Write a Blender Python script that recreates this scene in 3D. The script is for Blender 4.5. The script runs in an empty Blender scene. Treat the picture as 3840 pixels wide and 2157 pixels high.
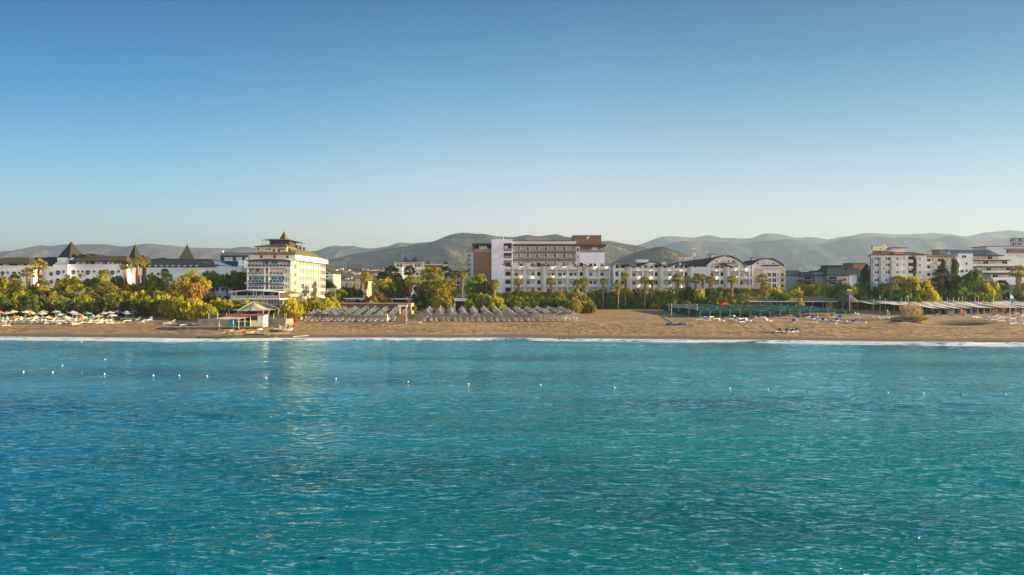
import bpy, math, random
import numpy as np
from mathutils import Vector, Matrix
random.seed(7); np.random.seed(7)
R = math.radians
# ------------------------------------------------------------------ camera, sky, sun, exposure
H = 11.5; F = 2595.0; CX = 1920.0; CY = 1078.5          # drone height above the water; metres <-> photo pixels
scene = bpy.context.scene
col = scene.collection
cam_d = bpy.data.cameras.new("camera"); cam_d.sensor_width = 36; cam_d.lens = 36*F/3840
cam_d.clip_start = 0.5; cam_d.clip_end = 40000
cam = bpy.data.objects.new("camera", cam_d); col.objects.link(cam)
cam.location = (0, 0, H); cam.rotation_euler = (R(90), 0, 0)
scene.camera = cam
SUN = Vector((0.998, -0.04, 0.0)).normalized()
ELEV = R(10.5); SUNV = Vector((SUN.x*math.cos(ELEV), SUN.y*math.cos(ELEV), math.sin(ELEV)))
world = bpy.data.worlds.new("World"); scene.world = world; world.use_nodes = True
nt = world.node_tree; nt.nodes.clear()
wo = nt.nodes.new("ShaderNodeOutputWorld"); bg = nt.nodes.new("ShaderNodeBackground")
sky = nt.nodes.new("ShaderNodeTexSky"); sky.sky_type = 'NISHITA'; sky.sun_disc = False
sky.sun_elevation = ELEV; sky.sun_rotation = math.atan2(SUN.x, SUN.y)
sky.air_density = 1.0; sky.dust_density = 0.6; sky.ozone_density = 3.0
tc = nt.nodes.new("ShaderNodeTexCoord"); sep = nt.nodes.new("ShaderNodeSeparateXYZ")
nt.links.new(tc.outputs["Generated"], sep.inputs[0])
rp = nt.nodes.new("ShaderNodeValToRGB"); nt.links.new(sep.outputs["Z"], rp.inputs[0])
def ramp(rp, stops):
    e = rp.color_ramp.elements
    while len(e) > 1: e.remove(e[-1])
    e[0].position = stops[0][0]; e[0].color = (*stops[0][1], 1)
    for p, c in stops[1:]:
        n = e.new(p); n.color = (*c, 1)
# tint of the clear morning air by height above the horizon
SKYTINT = [(0.0, (1.12, .72, .61)), (0.09, (1.16, .76, .66)), (0.16, (0.90, 0.72, 0.64)), (0.27, (0.36, 0.56, 0.56)), (0.39, (0.04, 0.31, 0.41)), (0.7, (0.04, 0.2, 0.32)), (0.88, (.10, .22, .30)), (1, (.4, .45, .45))]
ramp(rp, SKYTINT)
mul = nt.nodes.new("ShaderNodeMix"); mul.data_type = 'RGBA'; mul.blend_type = 'MULTIPLY'; mul.inputs[0].default_value = 1
nt.links.new(sky.outputs[0], mul.inputs[6]); nt.links.new(rp.outputs[0], mul.inputs[7])
# added fill light: unseen sky behind the camera brightened and warmed for the facades
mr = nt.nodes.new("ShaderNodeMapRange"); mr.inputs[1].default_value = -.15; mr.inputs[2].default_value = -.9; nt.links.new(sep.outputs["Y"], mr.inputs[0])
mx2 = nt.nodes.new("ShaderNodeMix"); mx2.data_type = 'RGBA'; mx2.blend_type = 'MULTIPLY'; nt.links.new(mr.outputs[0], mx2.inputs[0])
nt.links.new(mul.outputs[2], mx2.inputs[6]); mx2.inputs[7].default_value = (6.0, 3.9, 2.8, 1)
rx = nt.nodes.new("ShaderNodeValToRGB"); ax = nt.nodes.new("ShaderNodeMapRange"); ax.inputs[1].default_value = -.8; ax.inputs[2].default_value = .8
nt.links.new(sep.outputs["X"], ax.inputs[0]); nt.links.new(ax.outputs[0], rx.inputs[0])
ramp(rx, [(.10, (.0, .40, .62)), (.22, (.20, .62, .80)), (.42, (.85, .96, .99)), (.55, (1, 1, 1)), (.72, (.66, .76, .78)), (.90, (.24, .46, .54))])
hz_ = nt.nodes.new("ShaderNodeMapRange"); hz_.inputs[1].default_value = .0; hz_.inputs[2].default_value = .30; hz_.inputs[3].default_value = .45; nt.links.new(sep.outputs["Z"], hz_.inputs[0])
mx3 = nt.nodes.new("ShaderNodeMix"); mx3.data_type = 'RGBA'; mx3.blend_type = 'MULTIPLY'; nt.links.new(hz_.outputs[0], mx3.inputs[0])
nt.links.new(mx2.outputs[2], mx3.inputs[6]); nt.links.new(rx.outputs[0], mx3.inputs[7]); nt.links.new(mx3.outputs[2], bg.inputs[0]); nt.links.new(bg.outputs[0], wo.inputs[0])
bg.inputs[1].default_value = 0.12
sun_d = bpy.data.lights.new("sun", 'SUN'); sun_d.energy = 5.0; sun_d.angle = R(0.5); sun_d.color = (1.0, 0.76, 0.44)
sun = bpy.data.objects.new("sun", sun_d); col.objects.link(sun)
sun.rotation_euler = SUNV.to_track_quat('Z', 'Y').to_euler()
scene.view_settings.view_transform = 'Standard'; scene.view_settings.look = 'None'
scene.view_settings.exposure = 1.85; scene.view_settings.gamma = 1.0
scene.cycles.sample_clamp_direct = 4; scene.cycles.max_bounces = 5; scene.cycles.diffuse_bounces = 2; scene.cycles.glossy_bounces = 2
scene.cycles.transmission_bounces = 2; scene.cycles.volume_bounces = 0; scene.cycles.transparent_max_bounces = 8
scene.cycles.use_denoising = True; scene.cycles.caustics_reflective = False; scene.cycles.caustics_refractive = False

# ------------------------------------------------------------------ helpers
def X(px, Y): return (px-CX)/F*Y
def Z(py, Y): return H-(py-CY)/F*Y
def sm(t): t = np.clip(t, 0, 1); return t*t*(3-2*t)
def vnoise(x, y, seed):
    rng = np.random.RandomState(seed); T = rng.rand(256, 256)
    xi = np.floor(x).astype(int); yi = np.floor(y).astype(int); fx = x-xi; fy = y-yi
    fx = fx*fx*(3-2*fx); fy = fy*fy*(3-2*fy)
    a = T[xi & 255, yi & 255]; b = T[(xi+1) & 255, yi & 255]; c = T[xi & 255, (yi+1) & 255]; d = T[(xi+1) & 255, (yi+1) & 255]
    return (a*(1-fx)+b*fx)*(1-fy)+(c*(1-fx)+d*fx)*fy
def fbm(x, y, s, seed, oct=4):
    r = 0; a = 1; t = 0
    for k in range(oct):
        r = r+a*vnoise(x/s+17.3*k, y/s+9.1*k, seed+k); t += a; a *= .5; s *= .5
    return r/t
_SX = np.array([-900, -118, -75, -40, 0, 25, 45, 75, 106, 900.0]); _SY = np.array([175, 161, 154.5, 157.5, 158, 153.5, 151, 147.5, 144.5, 120.0])
def shore(x): return np.interp(x, _SX, _SY)+3.4*(fbm(np.asarray(x, float), np.zeros_like(np.asarray(x, float)), 26, 5, 3)-.5)
_PS = np.array([-400, -60, -10, 0, 3, 6, 7.5, 14, 30, 34, 60, 88, 98, 160, 400, 9000.0])
_PZ = np.array([-12, -5, -.8, 0, .17, .36, .62, 1.0, 2.05, 2.3, 3.1, 3.75, 4.0, 4.3, 6, 8.0])
def gz(x, y):
    x = np.asarray(x, float); y = np.asarray(y, float)
    s = y-shore(x)
    z = np.interp(s, _PS, _PZ)
    d = np.exp(-(((x-113)/10)**2+((y-183)/6.5)**2)**1.5)
    z = z-1.7*d*sm((s-12)/10)
    z = z+0.55*np.exp(-((x-100)/4)**2-((y-178)/4)**2)
    z = z+1.6*np.exp(-((x-108.5)/3.8)**2-((y-189)/3.2)**2)
    z = z+sm((s-6)/6)*(fbm(x, y, 9, 31, 3)-.5)*.28*(1-sm((s-85)/10))
    return z
def G(x, y): return float(gz(x, y))
def grid_mesh(name, xs, ys, zf, mat, attrs=None):
    XX, YY = np.meshgrid(xs, ys) if xs.ndim == 1 else (xs, ys)
    ZZ = zf(XX, YY); n, m = XX.shape
    co = np.stack([XX, YY, ZZ], -1).reshape(-1, 3)
    i = np.arange(n*m).reshape(n, m)
    q = np.stack([i[:-1, :-1], i[:-1, 1:], i[1:, 1:], i[1:, :-1]], -1).reshape(-1)
    me = bpy.data.meshes.new(name); me.vertices.add(n*m); me.vertices.foreach_set("co", co.ravel())
    nf = (n-1)*(m-1); me.loops.add(nf*4); me.loops.foreach_set("vertex_index", q.astype(np.int32))
    me.polygons.add(nf); me.polygons.foreach_set("loop_start", np.arange(nf, dtype=np.int32)*4)
    try: me.polygons.foreach_set("loop_total", np.full(nf, 4, dtype=np.int32))
    except Exception: pass
    me.polygons.foreach_set("use_smooth", np.ones(nf, dtype=bool))
    me.update(calc_edges=True); me.validate()
    for k, fn in (attrs or {}).items():
        a = me.attributes.new(k, 'FLOAT', 'POINT'); a.data.foreach_set("value", fn(XX, YY).ravel().astype(np.float32))
    me.materials.append(mat)
    o = bpy.data.objects.new(name, me); col.objects.link(o); return o
MATS = {}
def mat(name, c, rough=.8, var=.12, scale=.6, c2=None, metal=0, bump=0, bscale=8, transl=0, rnd=0, spec=.3, coat=0):
    if name in MATS: return MATS[name]
    m = bpy.data.materials.new(name); m.use_nodes = True; t = m.node_tree; p = t.nodes["Principled BSDF"]
    if c2 is None: c2 = tuple(min(1, v*(1+var)) for v in c); c1 = tuple(v*(1-var) for v in c)
    else: c1 = c
    tc = t.nodes.new("ShaderNodeTexCoord"); no = t.nodes.new("ShaderNodeTexNoise"); no.inputs["Scale"].default_value = scale
    no.inputs["Detail"].default_value = 4; no.inputs["Roughness"].default_value = .65
    t.links.new(tc.outputs["Object"], no.inputs["Vector"])
    rr = t.nodes.new("ShaderNodeValToRGB"); ramp(rr, [(.32, c1), (.68, c2)]); t.links.new(no.outputs["Fac"], rr.inputs[0])
    out = rr.outputs[0]
    if rnd:
        oi = t.nodes.new("ShaderNodeObjectInfo"); mr = t.nodes.new("ShaderNodeMapRange")
        mr.inputs[3].default_value = 1-rnd; mr.inputs[4].default_value = 1+rnd; t.links.new(oi.outputs["Random"], mr.inputs[0])
        mx = t.nodes.new("ShaderNodeMix"); mx.data_type = 'RGBA'; mx.blend_type = 'MULTIPLY'; mx.inputs[0].default_value = 1
        t.links.new(out, mx.inputs[6]); t.links.new(mr.outputs[0], mx.inputs[7]); out = mx.outputs[2]
    t.links.new(out, p.inputs["Base Color"])
    p.inputs["Roughness"].default_value = rough; p.inputs["Metallic"].default_value = metal
    p.inputs["Specular IOR Level"].default_value = spec; p.inputs["Coat Weight"].default_value = coat
    if bump:
        bn = t.nodes.new("ShaderNodeTexNoise"); bn.inputs["Scale"].default_value = bscale; bn.inputs["Detail"].default_value = 3
        bp = t.nodes.new("ShaderNodeBump"); bp.inputs["Strength"].default_value = bump; bp.inputs["Distance"].default_value = .05
        t.links.new(tc.outputs["Object"], bn.inputs["Vector"]); t.links.new(bn.outputs["Fac"], bp.inputs["Height"]); t.links.new(bp.outputs[0], p.inputs["Normal"])
    if transl:
        tr = t.nodes.new("ShaderNodeBsdfTranslucent"); ms = t.nodes.new("ShaderNodeMixShader"); ms.inputs[0].default_value = transl
        t.links.new(out, tr.inputs[0]); t.links.new(p.outputs[0], ms.inputs[1]); t.links.new(tr.outputs[0], ms.inputs[2])
        t.links.new(ms.outputs[0], t.nodes["Material Output"].inputs[0])
    MATS[name] = m; return m
class MB:
    def __init__(s): s.v = []; s.f = []; s.m = []; s.sm = []
    def poly(s, pts, m=0, smooth=False):
        b = len(s.v); s.v += [tuple(p) for p in pts]; s.f.append(tuple(range(b, b+len(pts)))); s.m.append(m); s.sm.append(smooth)
    def add(s, vs, fs, m=0, smooth=False):
        b = len(s.v); s.v += [tuple(p) for p in vs]
        for f in fs: s.f.append(tuple(b+i for i in f)); s.m.append(m); s.sm.append(smooth)
    def box(s, x0, x1, y0, y1, z0, z1, m=0):
        if x0 > x1: x0, x1 = x1, x0
        if z0 > z1: z0, z1 = z1, z0
        if y0 > y1: y0, y1 = y1, y0
        vs = [(x0,y0,z0),(x1,y0,z0),(x1,y1,z0),(x0,y1,z0),(x0,y0,z1),(x1,y0,z1),(x1,y1,z1),(x0,y1,z1)]
        s.add(vs, [(3,2,1,0),(4,5,6,7),(0,1,5,4),(1,2,6,5),(2,3,7,6),(3,0,4,7)], m)
    def prism(s, foot, z0, z1, m=0):
        n = len(foot); a = sum(foot[i][0]*foot[(i+1) % n][1]-foot[(i+1) % n][0]*foot[i][1] for i in range(n))
        if a < 0: foot = foot[::-1]
        z0s = z0 if hasattr(z0, '__len__') else [z0]*n; z1s = z1 if hasattr(z1, '__len__') else [z1]*n
        vs = [(x, y, z) for (x, y), z in zip(foot, z0s)]+[(x, y, z) for (x, y), z in zip(foot, z1s)]
        s.add(vs, [tuple(range(n))[::-1], tuple(range(n, 2*n))]+[(i, (i+1) % n, n+(i+1) % n, n+i) for i in range(n)], m)
    def prof(s, pts, y0, y1, m=0):       # outline in the x-z plane pushed from y0 to y1
        n = len(pts); a = sum(pts[i][0]*pts[(i+1) % n][1]-pts[(i+1) % n][0]*pts[i][1] for i in range(n))
        if a < 0: pts = pts[::-1]
        vs = [(x, y0, z) for x, z in pts]+[(x, y1, z) for x, z in pts]
        s.add(vs, [tuple(range(n)), tuple(range(n, 2*n))[::-1]]+[((i+1) % n, i, n+i, n+(i+1) % n) for i in range(n)], m)
    def hip(s, x0, x1, y0, y1, z0, z1, ins=None, rx=None, m=0, ov=.4, rt=0, bl=0):   # hip roof
        x0 -= ov; x1 += ov; y0 -= ov; y1 += ov; w = (y1-y0)/2; ins = min(w, (x1-x0)/2-.01) if ins is None else ins
        a, b = (x0+ins, x1-ins) if rx is None else rx
        c = (y0+y1)/2; e = .18
        vs = [(x0,y0,z0),(x1,y0,z0),(x1,y1,z0),(x0+bl,y1,z0),(x0,y0,z0+e),(x1,y0,z0+e),(x1,y1,z0+e),(x0+bl,y1,z0+e),(a,c-rt,z1),(b,c-rt,z1),(b,c+rt,z1),(a,c+rt,z1)]
        fs = [(3,2,1,0),(0,1,5,4),(1,2,6,5),(2,3,7,6),(3,0,4,7),(4,5,9,8),(5,6,10,9),(6,7,11,10),(7,4,8,11)]
        if rt: fs.append((8,9,10,11))
        s.add(vs, fs, m)
    def cyl(s, p0, p1, r0, r1=None, n=8, m=0, smooth=True, cap=True):
        p0 = Vector(p0); p1 = Vector(p1); r1 = r0 if r1 is None else r1
        d = (p1-p0).normalized(); u = d.orthogonal().normalized(); w = d.cross(u)
        vs = []
        for p, r in ((p0, r0), (p1, r1)):
            for i in range(n):
                a = 2*math.pi*i/n; vs.append(p+u*(r*math.cos(a))+w*(r*math.sin(a)))
        s.add(vs, [(i, (i+1) % n, n+(i+1) % n, n+i) for i in range(n)], m, smooth)
        if cap: s.add(vs, [tuple(range(n))[::-1], tuple(range(n, 2*n))], m)
    def pyr(s, cx, cy, z0, z1, r, rot=45, n=4, m=0, e=.12, rb=None):
        vs = []
        for zz in (z0, z0+e):
            for i in range(n):
                a = R(rot)+2*math.pi*i/n; vs.append((cx+r*math.cos(a), cy+r*math.sin(a), zz))
        vs.append((cx, cy, z1)); t = 2*n
        s.add(vs, [tuple(range(n))[::-1]]+[(i, (i+1) % n, n+(i+1) % n, n+i) for i in range(n)]+[(n+i, n+(i+1) % n, t) for i in range(n)], m)
    def ball(s, c, r, n=8, m=0, sq=1):
        vs = [(c[0], c[1], c[2]-r*sq)]; k = max(3, n//2)
        for j in range(1, k):
            ph = math.pi*j/k-math.pi/2
            for i in range(n):
                a = 2*math.pi*i/n; vs.append((c[0]+r*math.cos(ph)*math.cos(a), c[1]+r*math.cos(ph)*math.sin(a), c[2]+r*sq*math.sin(ph)))
        vs.append((c[0], c[1], c[2]+r*sq)); T = len(vs)-1
        fs = [(0, 1+(i+1) % n, 1+i) for i in range(n)]+[(T, T-n+i, T-n+(i+1) % n) for i in range(n)]
        for j in range(k-2):
            for i in range(n): a = 1+j*n; fs.append((a+i, a+(i+1) % n, a+n+(i+1) % n, a+n+i))
        s.add(vs, fs, m, True)
    def mesh(s, name, mats):
        me = bpy.data.meshes.new(name); me.from_pydata(s.v, [], s.f)
        for mm in (mats if isinstance(mats, (list, tuple)) else [mats]): me.materials.append(mm)
        me.polygons.foreach_set("material_index", s.m); me.polygons.foreach_set("use_smooth", s.sm); me.update(); return me
    def build(s, name, mats, parent=None):
        me = s.mesh(name, mats)
        if parent is not None and parent.location.length > 0: me.transform(Matrix.Translation(-parent.location))
        elif parent is None and s.v:
            a = np.array(s.v); c = Vector(((a[:, 0].min()+a[:, 0].max())/2, (a[:, 1].min()+a[:, 1].max())/2, a[:, 2].min()))
            me.transform(Matrix.Translation(-c))
        o = bpy.data.objects.new(name, me); col.objects.link(o)
        if parent is not None: o.parent = parent
        elif s.v: o.location = c
        return o
def tag(o, label=None, cat=None, group=None, kind=None):
    if label: o["label"] = label
    if cat: o["category"] = cat
    if group: o["group"] = group
    if kind: o["kind"] = kind
    return o
def thing(name, loc, label, cat, group=None, rz=0):
    o = bpy.data.objects.new(name, None); col.objects.link(o); o.location = loc; o.rotation_euler.z = rz
    o.empty_display_size = .2
    return tag(o, label, cat, group)
def inst(name, me, parent, loc=(0, 0, 0), sc=(1, 1, 1), rz=0):
    o = bpy.data.objects.new(name, me); col.objects.link(o); o.parent = parent; o.location = loc; o.scale = sc; o.rotation_euler.z = rz
    return o
def bpart(name, m, parent, x0, x1, y0, y1, z0, z1):
    b = MB(); b.box(x0, x1, y0, y1, z0, z1); return b.build(name, m, parent)
ORD = ["leftmost", "second from left", "third from left", "fourth from left", "fifth from left", "sixth from left", "seventh from left", "eighth from left", "ninth from left", "tenth from left"]
def ordw(i, n):
    if n == 1: return ""
    if i == n-1: return "rightmost of %d" % n
    if i < 10: return ORD[i]+" of %d" % n
    j = n-1-i
    if j < 10: return ORD[j].replace("left", "right")+" of %d" % n if j else "rightmost of %d" % n
    return "number %d of %d from left" % (i+1, n)
PENDING = []
def later(o, desc, px): PENDING.append((desc, px, o)); return o
def finish_labels():
    g = {}
    for d, px, o in PENDING: g.setdefault(d, []).append((px, o))
    for d, l in g.items():
        l.sort(key=lambda t: t[0])
        for i, (px, o) in enumerate(l):
            w = ordw(i, len(l)); o["label"] = d+(", "+w if w else "")

# ------------------------------------------------------------------ ground
def sand_mat():
    m = bpy.data.materials.new("sand"); m.use_nodes = True; t = m.node_tree; N = t.nodes.new; L = t.links.new
    p = t.nodes["Principled BSDF"]; tc = N("ShaderNodeTexCoord")
    def noise(s, d=3, r=.6, sc=None):
        n = N("ShaderNodeTexNoise"); n.inputs["Scale"].default_value = s; n.inputs["Detail"].default_value = d; n.inputs["Roughness"].default_value = r
        if sc:
            mp = N("ShaderNodeMapping"); mp.inputs["Scale"].default_value = sc; L(tc.outputs["Object"], mp.inputs[0]); L(mp.outputs[0], n.inputs["Vector"])
        else: L(tc.outputs["Object"], n.inputs["Vector"])
        return n.outputs["Fac"]
    def mixc(f, a, b):
        x = N("ShaderNodeMix"); x.data_type = 'RGBA'
        for v, i in ((f, 0), (a, 6), (b, 7)):
            if hasattr(v, "links"): L(v, x.inputs[i])
            elif i == 0: x.inputs[0].default_value = v
            else: x.inputs[i].default_value = (*v, 1)
        return x.outputs[2]
    def att(n): a = N("ShaderNodeAttribute"); a.attribute_name = n; return a.outputs["Fac"]
    sp = N("ShaderNodeValToRGB"); ramp(sp, [(.36, (.10, .065, .036)), (.48, (.34, .22, .12)), (.62, (.70, .47, .22))]); L(noise(.8, 5, .8, (1, .55, 1)), sp.inputs[0])
    fine = N("ShaderNodeValToRGB"); ramp(fine, [(.3, (.38, .235, .10)), (.7, (.52, .335, .15))]); L(noise(.35, 4), fine.inputs[0])
    dry = mixc(att("pebble"), fine.outputs[0], sp.outputs[0])
    big = N("ShaderNodeValToRGB"); ramp(big, [(.35, (.82, .82, .82)), (.65, (1.1, 1.08, 1.05))]); L(noise(.12, 3, .6, (.5, 1.5, 1)), big.inputs[0])
    mx = N("ShaderNodeMix"); mx.data_type = 'RGBA'; mx.blend_type = 'MULTIPLY'; mx.inputs[0].default_value = 1; L(dry, mx.inputs[6]); L(big.outputs[0], mx.inputs[7])
    c = mixc(att("wet"), mx.outputs[2], (.26, .165, .08))
    c = mixc(att("hollow_shade"), c, (.06, .055, .052))  # shade of the beach hollow painted into the sand as dark grey
    gr = N("ShaderNodeValToRGB"); ramp(gr, [(.35, (.07, .085, .02)), (.65, (.18, .17, .03))]); L(noise(.5, 4), gr.inputs[0])
    c = mixc(att("turf"), c, gr.outputs[0])
    L(c, p.inputs["Base Color"])
    ro = N("ShaderNodeMapRange"); ro.inputs[3].default_value = .9; ro.inputs[4].default_value = .55; L(att("wet"), ro.inputs[0]); L(ro.outputs[0], p.inputs["Roughness"])
    p.inputs["Specular IOR Level"].default_value = .25
    bp = N("ShaderNodeBump"); bp.inputs["Distance"].default_value = .12; L(att("pebble"), bp.inputs["Strength"]); L(noise(1.4, 5, .75), bp.inputs["Height"]); L(bp.outputs[0], p.inputs["Normal"])
    return m
def a_wet(x, y): s = y-shore(x); return 1-sm((s-5+2*(fbm(x, y, 5, 71)-.5))/2.2)
def a_peb(x, y):
    s = y-shore(x); return sm((s-6)/2)*(1-sm((s-27+8*(fbm(x, y, 8, 72)-.5))/7)*.75)*(.55+.6*sm((fbm(x, y, 12, 73)-.35)/.3))
def a_hollow_shade(x, y): return np.exp(-(((x-112)/10.5)**2+((y-182)/6)**2)**2)
def a_turf(x, y):
    s = y-shore(x); return sm((s-95+3*(fbm(x, y, 6, 74)-.5))/3)
def spread(lo, hi, step, far, k=1.25):
    c = list(np.arange(lo, hi+step/2, step)); s = step; a = c[-1]; b = c[0]
    up = []; dn = []
    while a < far[1]: s *= k; a += s; up.append(a)
    s = step
    while b > far[0]: s *= k; b -= s; dn.append(b)
    return np.array(dn[::-1]+c+up)
xs = spread(-150, 150, .45, (-9000, 9000)); ys = spread(138, 262, .4, (90, 9500), 1.2)
ys = np.array([v for v in ys if v > 100])
tag(grid_mesh("ground", xs, ys, gz, sand_mat(), {"wet": a_wet, "pebble": a_peb, "hollow_shade": a_hollow_shade, "turf": a_turf}), kind="structure")

# ------------------------------------------------------------------ sea
def water_mat():
    m = bpy.data.materials.new("sea water"); m.use_nodes = True; t = m.node_tree; N = t.nodes.new; L = t.links.new
    p = t.nodes["Principled BSDF"]; tc = N("ShaderNodeTexCoord"); sep = N("ShaderNodeSeparateXYZ"); L(tc.outputs["Object"], sep.inputs[0])
    def noise(s, d, r, sc):
        n = N("ShaderNodeTexNoise"); n.inputs["Scale"].default_value = s; n.inputs["Detail"].default_value = d; n.inputs["Roughness"].default_value = r
        mp = N("ShaderNodeMapping"); mp.inputs["Scale"].default_value = sc; L(tc.outputs["Object"], mp.inputs[0]); L(mp.outputs[0], n.inputs["Vector"]); return n.outputs["Fac"]
    def mixc(f, a, b):
        x = N("ShaderNodeMix"); x.data_type = 'RGBA'
        for v, i in ((f, 0), (a, 6), (b, 7)):
            if hasattr(v, "links"): L(v, x.inputs[i])
            elif i == 0: x.inputs[0].default_value = v
            else: x.inputs[i].default_value = (*v, 1)
        return x.outputs[2]
    def att(n): a = N("ShaderNodeAttribute"); a.attribute_name = n; return a.outputs["Fac"]
    # bluer water to the left, greener to the right (depth and bottom)
    g = N("ShaderNodeMapRange"); g.inputs[1].default_value = -45; g.inputs[2].default_value = 12; L(sep.outputs["X"], g.inputs[0])
    c = mixc(g.outputs[0], (.0, .17, .28), (.0, .22, .21))
    sh = N("ShaderNodeMapRange"); sh.inputs[1].default_value = 45; sh.inputs[2].default_value = 150; L(sep.outputs["Y"], sh.inputs[0])
    c = mixc(sh.outputs[0], c, (.09, .38, .43))
    pt = N("ShaderNodeMapRange"); pt.inputs[1].default_value = .46; pt.inputs[2].default_value = .66; L(noise(.03, 3, .5, (.45, 1.4, 1)), pt.inputs[0])
    c = mixc(pt.outputs[0], c, mixc(g.outputs[0], (.0, .075, .14), (.0, .115, .11)))
    L(c, p.inputs["Base Color"])
    def ridged(sc, ang, sharp=1.2):
        n = N("ShaderNodeTexNoise"); n.inputs["Scale"].default_value = 1; n.inputs["Detail"].default_value = 1.5; n.inputs["Roughness"].default_value = .5; n.inputs["Distortion"].default_value = .25
        mp = N("ShaderNodeMapping"); mp.inputs["Rotation"].default_value = (0, 0, R(ang)); mp.inputs["Scale"].default_value = sc; L(tc.outputs["Object"], mp.inputs[0]); L(mp.outputs[0], n.inputs["Vector"])
        a = N("ShaderNodeMath"); a.operation = 'SUBTRACT'; L(n.outputs["Fac"], a.inputs[0]); a.inputs[1].default_value = .5
        b = N("ShaderNodeMath"); b.operation = 'ABSOLUTE'; L(a.outputs[0], b.inputs[0])
        c_ = N("ShaderNodeMath"); c_.operation = 'MULTIPLY_ADD'; L(b.outputs[0], c_.inputs[0]); c_.inputs[1].default_value = -2.4; c_.inputs[2].default_value = 1; return c_.outputs[0]
    gust = N("ShaderNodeMapRange"); gust.inputs[1].default_value = .38; gust.inputs[2].default_value = .62; gust.inputs[3].default_value = .45; gust.inputs[4].default_value = 1.15; L(noise(.035, 3, .6, (.4, 1.6, 1)), gust.inputs[0])
    prev = None
    for sc, ang, near, far in (((.20, .50, 1), -7, .34, .16), ((.42, .95, 1), 8, .55, .11), ((.85, 1.9, 1), -5, .20, .07), ((2.2, 4.6, 1), 3, .02, .015)):
        bp = N("ShaderNodeBump"); L(ridged(sc, ang), bp.inputs["Height"]); L(gust.outputs[0], bp.inputs["Strength"])
        bd = N("ShaderNodeMapRange"); bd.inputs[1].default_value = 26; bd.inputs[2].default_value = 75; bd.inputs[3].default_value = near; bd.inputs[4].default_value = far; L(sep.outputs["Y"], bd.inputs[0]); L(bd.outputs[0], bp.inputs["Distance"])
        if prev: L(prev, bp.inputs["Normal"])
        prev = bp.outputs[0]
    # light from the water body comes back evenly; only the mirror reflection follows the ripples
    di = N("ShaderNodeBsdfDiffuse"); L(c, di.inputs["Color"]); di.inputs["Normal"].default_value = (0, 0, 1)
    cn = N("ShaderNodeCombineXYZ"); cn.inputs[2].default_value = 1; L(cn.outputs[0], di.inputs["Normal"])
    gl = N("ShaderNodeBsdfGlossy"); gl.inputs["Roughness"].default_value = .08; gl.inputs["Color"].default_value = (.66, .97, 1, 1); L(prev, gl.inputs["Normal"])
    fr_ = N("ShaderNodeFresnel"); fr_.inputs["IOR"].default_value = 2.0; L(prev, fr_.inputs["Normal"])
    wm = N("ShaderNodeMixShader"); L(fr_.outputs[0], wm.inputs[0]); L(di.outputs[0], wm.inputs[1]); L(gl.outputs[0], wm.inputs[2])
    fo = N("ShaderNodeBsdfPrincipled"); fo.inputs["Base Color"].default_value = (.86, .88, .90, 1); fo.inputs["Roughness"].default_value = .7
    fb = N("ShaderNodeBump"); fb.inputs["Distance"].default_value = .25; fb.inputs["Strength"].default_value = .8; L(noise(1.6, 4, .7, (.6, 1.2, 1)), fb.inputs["Height"]); L(fb.outputs[0], fo.inputs["Normal"])
    ad = N("ShaderNodeMath"); ad.operation = 'ADD'; L(att("foam"), ad.inputs[0]); L(noise(.9, 5, .75, (.5, 1.3, 1)), ad.inputs[1])
    fr = N("ShaderNodeMapRange"); fr.inputs[1].default_value = .92; fr.inputs[2].default_value = 1.08; L(ad.outputs[0], fr.inputs[0])
    fk = N("ShaderNodeMath"); fk.operation = 'MULTIPLY'; fk.use_clamp = True; fk.inputs[1].default_value = 12; L(att("foam"), fk.inputs[0]); fm = N("ShaderNodeMath"); fm.operation = 'MULTIPLY'; L(fr.outputs[0], fm.inputs[0]); L(fk.outputs[0], fm.inputs[1])
    ms = N("ShaderNodeMixShader"); L(fm.outputs[0], ms.inputs[0]); L(wm.outputs[0], ms.inputs[1]); L(fo.outputs[0], ms.inputs[2])
    L(ms.outputs[0], t.nodes["Material Output"].inputs[0]); return m
rng = np.random.RandomState(3)
WAVES = []
for k in range(22):
    lam = 2.2*(16/2.2)**rng.rand(); th = rng.normal(R(97), R(17)); WAVES.append((2*math.pi/lam, th, .011*lam/(2*math.pi)*1.35*(2.2/lam)**.2, rng.rand()*6.28, lam))
def rid(n): return 1-np.abs(2*n-1)
def wz(x, y):
    ry = np.maximum(.07, np.gradient(y, axis=0)); rx_ = .0019*(9+.84*y)
    wx = x+2.5*(fbm(x, y, 13, 61, 2)-.5); wy = y+1.6*(fbm(x, y, 9, 62, 2)-.5)
    mod = .55+.9*sm((fbm(x*.6, y*1.4, 24, 91, 3)-.3)/.4)
    z = 0
    for ang, sx, sy, a, sd_ in ((-9, 2.3, .95, .070, 11), (6, 1.35, .52, .042, 21), (-16, .80, .33, .018, 31), (3, .46, .22, .008, 41)):
        c, n = math.cos(R(ang)), math.sin(R(ang)); u = wx*c+wy*n; v = -wx*n+wy*c
        f = np.clip((sy/ry-1.8)/1.5, 0, 1)
        z = z+a*1.25*f*(rid(vnoise(u/sx, v/sy, 500+sd_))**1.25-.45)
    z = z*mod
    for k, th, a, ph, lam in WAVES: z = z+a*np.sin(k*(x*math.cos(th)+y*math.sin(th))+ph)
    sd = shore(x)-y
    z = z*(.25+.75*sm(sd/14))
    # small breaking wave and swash line
    n1 = fbm(x, y*0, 18, 93, 3); c1 = 6.2+3*(n1-.5)
    z += .42*np.exp(-((sd-c1)/.9)**2)*sm((fbm(x, x*0, 11, 94, 2)-.25)/.3)
    z += .03+.10*np.exp(-((sd-1)/1.0)**2)
    return z
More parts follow.
